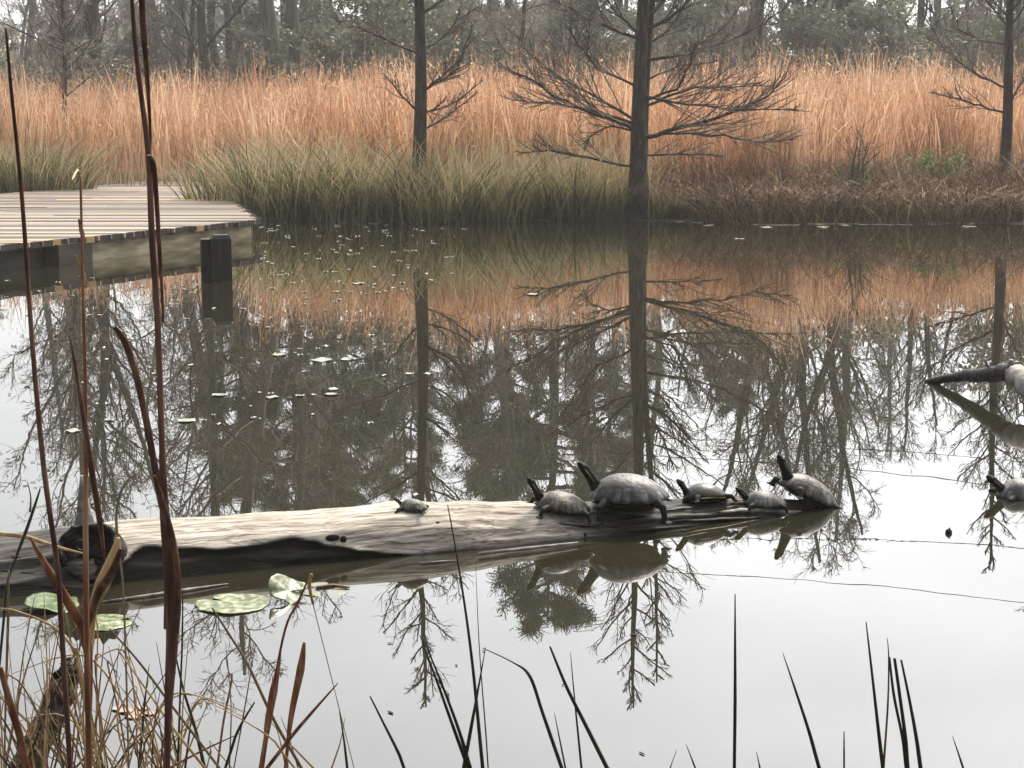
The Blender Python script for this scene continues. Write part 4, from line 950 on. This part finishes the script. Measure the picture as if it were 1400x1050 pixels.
# dark bits and weeds on the open water
for k in range(130):
    px, py = (rf.uniform(0, 260), rf.uniform(600, 745)) if k < 122 else (rf.uniform(430, 900), rf.uniform(860, 1040))
    p = onz(px, py); o = leaf_disc('water_weed', p, rf.uniform(.004, .012), M['hole'] if k < 40 else M['paddim'], 'tiny dark weed scrap among many floating on the open water', 'weed', 'weed scraps floating on open water', seed=200 + k, notch=False, wave=0, asp=rf.uniform(.15, .6)) if k < 8 else None
    if k < 8: weeds = (globals().get('weeds') or []) + [o]
    else:
        o = weeds[k % 8].copy(); COL.objects.link(o); o.location = p + Vector((0, 0, .003)); o.rotation_euler[2] = rf.uniform(0, 6.3)

# ------------------------------------------------------------------ reeds and rushes in the foreground
def strand(pxs, Y0, Y1, wpx, to_water=True):
    """picture polyline (top first) at depths Y0..Y1, carried down to the water; returns points and radii."""
    n = len(pxs); pts = []; rad = []
    for i, (px, py) in enumerate(pxs):
        f = i / (n - 1); Y = Y0 + (Y1 - Y0) * f; pts.append(ond(px, py, Y)); w = wpx[min(i, len(wpx) - 1)]; rad.append(w * Y / F / 2)
    if to_water and pts[-1].z > -.05:
        d = (pts[-1] - pts[-2]).normalized()
        if d.z > -.3: d = Vector((d.x * .3, d.y * .3, -1)).normalized()
        k = (pts[-1].z + .08) / -d.z; pts.append(pts[-1] + d * min(k, 3)); rad.append(rad[-1])
    # smooth (Catmull-Rom)
    q = []; rr = []; m = len(pts)
    for i in range(m - 1):
        p0 = pts[max(0, i - 1)]; p1 = pts[i]; p2 = pts[i + 1]; p3 = pts[min(m - 1, i + 2)]
        for k in range(5):
            u = k / 5; q.append(.5 * ((2 * p1) + (p2 - p0) * u + (2 * p0 - 5 * p1 + 4 * p2 - p3) * u * u + (3 * p1 - p0 - 3 * p2 + p3) * u ** 3)); rr.append(rad[i] + (rad[i + 1] - rad[i]) * u)
    q.append(pts[-1]); rr.append(rad[-1]); return q, rr
def reed(name, strands, label, cat, m, group, Y0=2.6, Y1=None, flat=.35):
    Y1 = Y1 or Y0; first = None; root = None
    for i, s in enumerate(strands):
        pxs, w = s[0], s[1]; mm = s[2] if len(s) > 2 and s[2] else m; tw = (s[3] if len(s) > 3 else i == 0); nm = s[4] if len(s) > 4 else ('stem' if i == 0 else 'leaf')
        q, rr = strand(pxs, Y0, Y1, w, tw)
        if root is None:
            b = q[-1]
            if len(strands) == 1:
                mb_ = MB(); mb_.tube([p - b for p in q], rr, 6, flat=flat, ref=(0, 1, .05)); o = mb_.build(name, mm); o.location = b; tag(o, label, cat, group); return o
            root = empty(name, b); tag(root, label, cat, group)
        mb_ = MB(); mb_.tube([p - root.location for p in q], rr, 6, flat=flat, ref=(0, 1, .05)); mb_.build(nm, mm, root)
    return root
GR = 'tall dead reeds in front at the left'
reed('reed', [([(8, 38), (16, 130), (30, 270), (45, 480), (60, 640), (78, 772), (84, 858), (96, 1050)], [4, 5, 6, 7, 8, 8, 8, 8])], 'thin dead reed leaning at the far left and crossing the whole picture', 'reed', M['reedb'], GR, 2.3, 2.5, .8)
reed('reed', [([(110, 240), (112, 330), (114, 420), (117, 560), (117, 730), (119, 900), (122, 1050)], [3, 4, 5, 6, 8, 9, 9]),
              ([(95, 458), (108, 530), (125, 640), (136, 710), (143, 765)], [2, 6, 9, 9, 3], M['reedb'], False, 'leaf'),
              ([(98, 247), (106, 233), (112, 246)], [2, 5, 3], M['straw'], False, 'seed_head'), ([(104, 350), (113, 372), (118, 392)], [2, 6, 3], M['straw'], False, 'seed_head'), ([(108, 300), (112, 318), (115, 335)], [3, 8, 3], M['tan'], False, 'seed_head')],
     'straight dead reed with a withered seed head above the boardwalk', 'reed', M['reedr'], GR, 2.4, 2.5, .7)
reed('reed', [([(178, -40), (184, 50), (193, 130), (203, 213), (208, 330), (215, 430), (222, 620), (225, 700), (233, 780), (236, 860), (231, 950), (228, 1050)], [5, 6, 7, 8, 9, 9, 9, 14, 20, 19, 13, 10]),
              ([(192, -40), (196, 40), (200, 90), (205, 170), (204, 220)], [9, 9, 7, 4, 6], M['reedb'], False), ([(203, 213), (209, 225), (213, 260), (218, 340), (222, 410), (223, 440)], [9, 9, 7, 6, 4, 3], M['reedb'], False),
              ([(157, 447), (170, 466), (184, 505), (198, 565), (212, 640), (224, 700), (229, 770), (226, 860)], [5, 10, 10, 10, 10, 11, 10, 5], M['reedb'], False), ([(211, 650), (222, 690), (240, 760), (243, 840), (233, 930)], [4, 12, 10, 9, 5], M['reedb'], False)],
     'tallest thick brown reed with a bent dark leaf, crossing the log', 'reed', M['reedb'], GR, 2.2, 2.3, .45)
reed('reed', [([(41, 734), (58, 765), (78, 798), (100, 835), (117, 870), (122, 940), (118, 1050)], [3, 9, 13, 15, 15, 10, 8]), ([(165, 750), (152, 785), (135, 810), (118, 860), (112, 880)], [5, 13, 12, 8, 6], M['reedb'], False)],
     'rust blade slanting across the dark left end of the log', 'reed', M['reedr'], GR, 2.7, 2.8)
reed('reed', [([(162, 735), (156, 760), (140, 800), (128, 832), (124, 900), (120, 1050)], [5, 16, 22, 12, 6, 6])], 'pale folded straw coloured leaf beside the branch stub', 'reed', M['straw'], GR, 2.75, 2.8)
reed('grass_blade', [([(187, 647), (172, 660), (163, 680), (159, 710), (163, 760), (168, 800), (172, 900), (176, 1050)], [2, 3, 4, 4, 4, 3, 3, 3])], 'thin arched grass blade curling over the log beside the branch stub', 'grass blade', M['tan'], GR, 2.9)
reed('grass_blade', [([(-20, 728), (30, 733), (60, 742), (90, 751), (116, 757)], [6, 7, 6, 4, 2], None, False)], 'pale straw arching in from the left edge over the log', 'grass blade', M['straw'], GR, 2.9)
reed('grass_blade', [([(55, 668), (48, 690), (36, 725), (22, 762), (10, 800), (0, 900)], [2, 4, 5, 4, 4, 4]), ([(38, 660), (42, 680), (41, 700)], [1, 2, 3], None, False)], 'dark bare twiggy stem at the left edge above the log', 'grass blade', M['green'], GR, 2.9, None, .9)
GF = 'rust and tan blades at the bottom left'
def bl(name, pts, w, lab, m, Y=3.0, g=GF, flat=.35):
    w = [q * (.7 if max(w) < 10 else .9) for q in w]
    return reed(name, [(pts, w)], lab, 'grass blade', m, g, Y, Y + .05, flat)
bl('grass_blade', [(384, 893), (374, 945), (366, 991), (359, 1050)], [2, 13, 11, 5], 'left one of two broad rust blades near the bottom', M['reedr'])
bl('grass_blade', [(416, 878), (411, 915), (398, 980), (390, 1050)], [4, 13, 9, 5], 'right one of two broad rust blades near the bottom', M['reedr'])
bl('grass_blade', [(426, 785), (423, 800), (428, 826), (434, 850)], [7, 8, 5, 2], 'small drooping straw blade tip beside the curled lily pad', M['straw'], 2.9)
bl('grass_blade', [(424, 786), (408, 822), (390, 860), (372, 950), (355, 1050)], [3, 5, 5, 5, 5], 'thin rusty stem rising to the drooping straw tip', M['reedr'], 2.92)
bl('grass_blade', [(290, 831), (315, 870), (339, 909), (375, 985), (412, 1050)], [4, 5, 6, 7, 7], 'grey tan blade slanting down right under the flat lily pad', M['tan'])
bl('grass_blade', [(150, 860), (190, 905), (235, 965), (300, 1050)], [4, 5, 6, 6], 'upper one of two long tan blades slanting behind the thick reed', M['tan'], 2.9)
bl('grass_blade', [(160, 886), (205, 950), (240, 1000), (280, 1050)], [3, 4, 6, 6], 'lower one of two long tan blades slanting behind the thick reed', M['straw'], 2.85)
bl('grass_blade', [(462, 934), (430, 970), (400, 1005), (365, 1050)], [2, 6, 8, 8], 'broad rusty blade leaning right at the bottom', M['reedr'], 2.9)
bl('grass_blade', [(0, 912), (15, 965), (28, 1010), (38, 1060)], [9, 12, 13, 13], 'broad rust blade in the bottom left corner', M['reedr'], 2.6)
bl('grass_blade', [(0, 832), (24, 836), (74, 858), (105, 895), (112, 930)], [3, 4, 6, 7, 7], 'arched straw blade below the bright green lily pad', M['straw'], 2.8)
bl('grass_blade', [(12, 780), (11, 850), (8, 950), (6, 1050)], [3, 6, 5, 4], 'upright tan blade at the left edge', M['tan'], 2.8)
bl('grass_blade', [(250, 806), (249, 880), (246, 960), (243, 1050)], [2, 4, 4, 5], 'thin upright green blade right beside the thick dark reed', M['green'], 3.0)
GD = 'dark green rush blades along the bottom'
dark = [([(612, 690), (628, 780), (645, 900), (660, 1050)], [2, 4, 6, 8], 'tallest thin dark rush, crossing the log left of the medium turtle'), ([(574, 868), (595, 925), (620, 995), (640, 1050)], [2, 5, 7, 8], 'left one of two close dark rushes below the knotted log'),
        ([(578, 872), (602, 930), (628, 1000), (646, 1060)], [2, 5, 7, 8], 'right one of two close dark rushes below the knotted log'), ([(664, 884), (655, 935), (645, 990), (634, 1050)], [1, 4, 7, 8], 'dark rush leaning right across its neighbours at bottom centre'),
        ([(660, 886), (700, 905), (724, 924), (742, 975), (768, 1050)], [2, 3, 7, 7, 8], 'dark rush with a bent pale tip at bottom centre'), ([(752, 884), (775, 940), (800, 990), (830, 1050)], [4, 7, 8, 9], 'thick dark rush slanting right below the largest turtle'),
        ([(780, 892), (785, 950), (795, 1050)], [1, 3, 5], 'fine dark rush right behind the thick slanting one'), ([(1005, 812), (1005, 880), (1005, 960), (1004, 1050)], [2, 5, 7, 7], 'single straight upright dark rush below the small grey turtle'),
        ([(1070, 892), (1088, 945), (1106, 1000), (1120, 1050)], [1, 5, 7, 8], 'slanted dark rush alone right of the single upright one'), ([(1184, 850), (1191, 910), (1200, 990), (1207, 1050)], [2, 5, 7, 8], 'leftmost and tallest rush of the clump at bottom right'),
        ([(1213, 872), (1215, 900), (1214, 960), (1208, 1050)], [1, 3, 4, 5], 'reddish bent rush inside the clump at bottom right'), ([(1216, 898), (1222, 950), (1234, 1010), (1240, 1060)], [4, 6, 6, 7], 'second rush from the left in the clump at bottom right'),
        ([(1223, 900), (1230, 950), (1238, 1010), (1242, 1060)], [6, 7, 8, 8], 'darkest thick rush in the clump at bottom right'), ([(1232, 902), (1243, 955), (1253, 1010), (1260, 1060)], [4, 6, 8, 9], 'rightmost rush of the clump at bottom right'),
        ([(1302, 1006), (1312, 1035), (1320, 1060)], [1, 4, 5], 'short dark rush tip near the bottom right corner'), ([(1154, 1000), (1154, 1030), (1154, 1060)], [2, 4, 4], 'short upright rush tip left of the clump at bottom right'),
        ([(938, 1018), (946, 1038), (956, 1065)], [1, 3, 4], 'short slanted rush tip at the bottom, left of the single upright rush'), ([(925, 1026), (918, 1045), (912, 1065)], [1, 2, 3], 'tiny tan rush tip leaning right at the bottom'), ([(1034, 1028), (1038, 1045), (1042, 1065)], [1, 3, 4], 'tiny rush tip right of the single upright rush'),
        ([(506, 952), (525, 990), (545, 1030), (556, 1060)], [3, 5, 7, 7], 'lone dark rush leaning left at the bottom'), ([(464, 972), (470, 1010), (476, 1060)], [2, 4, 6], 'lone short upright rush left of the leaning one'),
        ([(348, 960), (325, 1000), (308, 1050)], [3, 6, 6], 'dark forked rush leaning right among the tan blades'), ([(262, 980), (258, 1010), (252, 1060)], [2, 4, 5], 'dark short rush right of the thick reed'), ([(758, 975), (765, 1010), (775, 1060)], [1, 3, 4], 'fine rush left of the thick slanting one'),
        ([(237, 880), (250, 940), (268, 1000), (282, 1060)], [2, 5, 7, 8], 'dark rush crossing behind the thick reed'), ([(204, 908), (198, 960), (190, 1050)], [1, 4, 6], 'dark rush just left of the thick reed'), ([(650, 760), (655, 880), (664, 1000), (668, 1060)], [0.5, 2, 3, 3], 'finest hair thin rush beside the tallest thin rush')]
for pts, w, lab in dark:
    bl('rush', pts, w, lab, M['reedr'] if 'reddish' in lab else M['green'], 3.1, GD, .8)
rl = random.Random(12)
for i in range(128):
    x = rl.uniform(-10, 470) if i < 42 else rl.uniform(-10, 250); top = rl.uniform(860, 1020) if x > 150 else rl.uniform(800, 1020); ln = rl.gauss(0, 55) - 10; kink = rl.random() < .25
    ym = (top + 1050) / 2; mm = rl.choice([M['tan'], M['green'], M['reedr'], M['tan'], M['straw'], M['straw'], M['reedr'], M['straw'], M['tan'], M['straw']])
    lab = {'tan_grass': 'thin tan grass blade among many at the bottom left', 'dark_rush_blade': 'thin dark green grass blade among many at the bottom left', 'rust_reed': 'thin rust coloured grass blade among many at the bottom left', 'straw_reed': 'thin straw coloured grass blade among many at the bottom left'}[mm.name]
    bl('grass_blade', ([(x + ln * 1.6 + rl.choice([-35, 35]), top + 25), (x + ln, top), (x + ln * .45, ym), (x, 1055)] if kink else [(x + ln, top), (x + ln * .45 + rl.gauss(0, 5), ym), (x, 1055)]), [1, rl.uniform(2, 4.5), rl.uniform(2.5, 5)], lab, mm, rl.uniform(2.7, 3.4))
# broken dark stump stick in the bottom left corner
sk = empty('broken_stick', onz(60, 1100)); tag(sk, 'thick dark broken stick leaning out of the water at the bottom left corner', 'stick')
wtube(sk, 'limb', [ond(98, 910, 3.6), ond(90, 930, 3.6), ond(70, 980, 3.55), ond(48, 1020, 3.5), ond(20, 1085, 3.45), ond(-5, 1140, 3.4)], [.022, .03, .032, .03, .036, .04], M['wet'], 12, .003, 4)
wtube(sk, 'broken_face', [ond(98, 909, 3.6), ond(99, 903, 3.61)], [.02, .012], M['snag'], 8, .001, 5)

# ------------------------------------------------------------------ air
def haze():
    m = bpy.data.materials.new('pale_air'); m.use_nodes = True; t = m.node_tree; t.nodes.clear()
    out = N(t, 'ShaderNodeOutputMaterial'); v = N(t, 'ShaderNodeVolumePrincipled'); v.inputs['Color'].default_value = (.97, .96, .93, 1); v.inputs['Density'].default_value = .0011; v.inputs['Anisotropy'].default_value = .2
    t.links.new(v.outputs[0], out.inputs['Volume'])
    b = MB(); b.box((0, 95, 10.2), (304, 274, 24.4)); o = b.build('haze', m, None, False); tag(o, 'thin pale air over pond and wood', 'haze', kind='stuff')
haze()
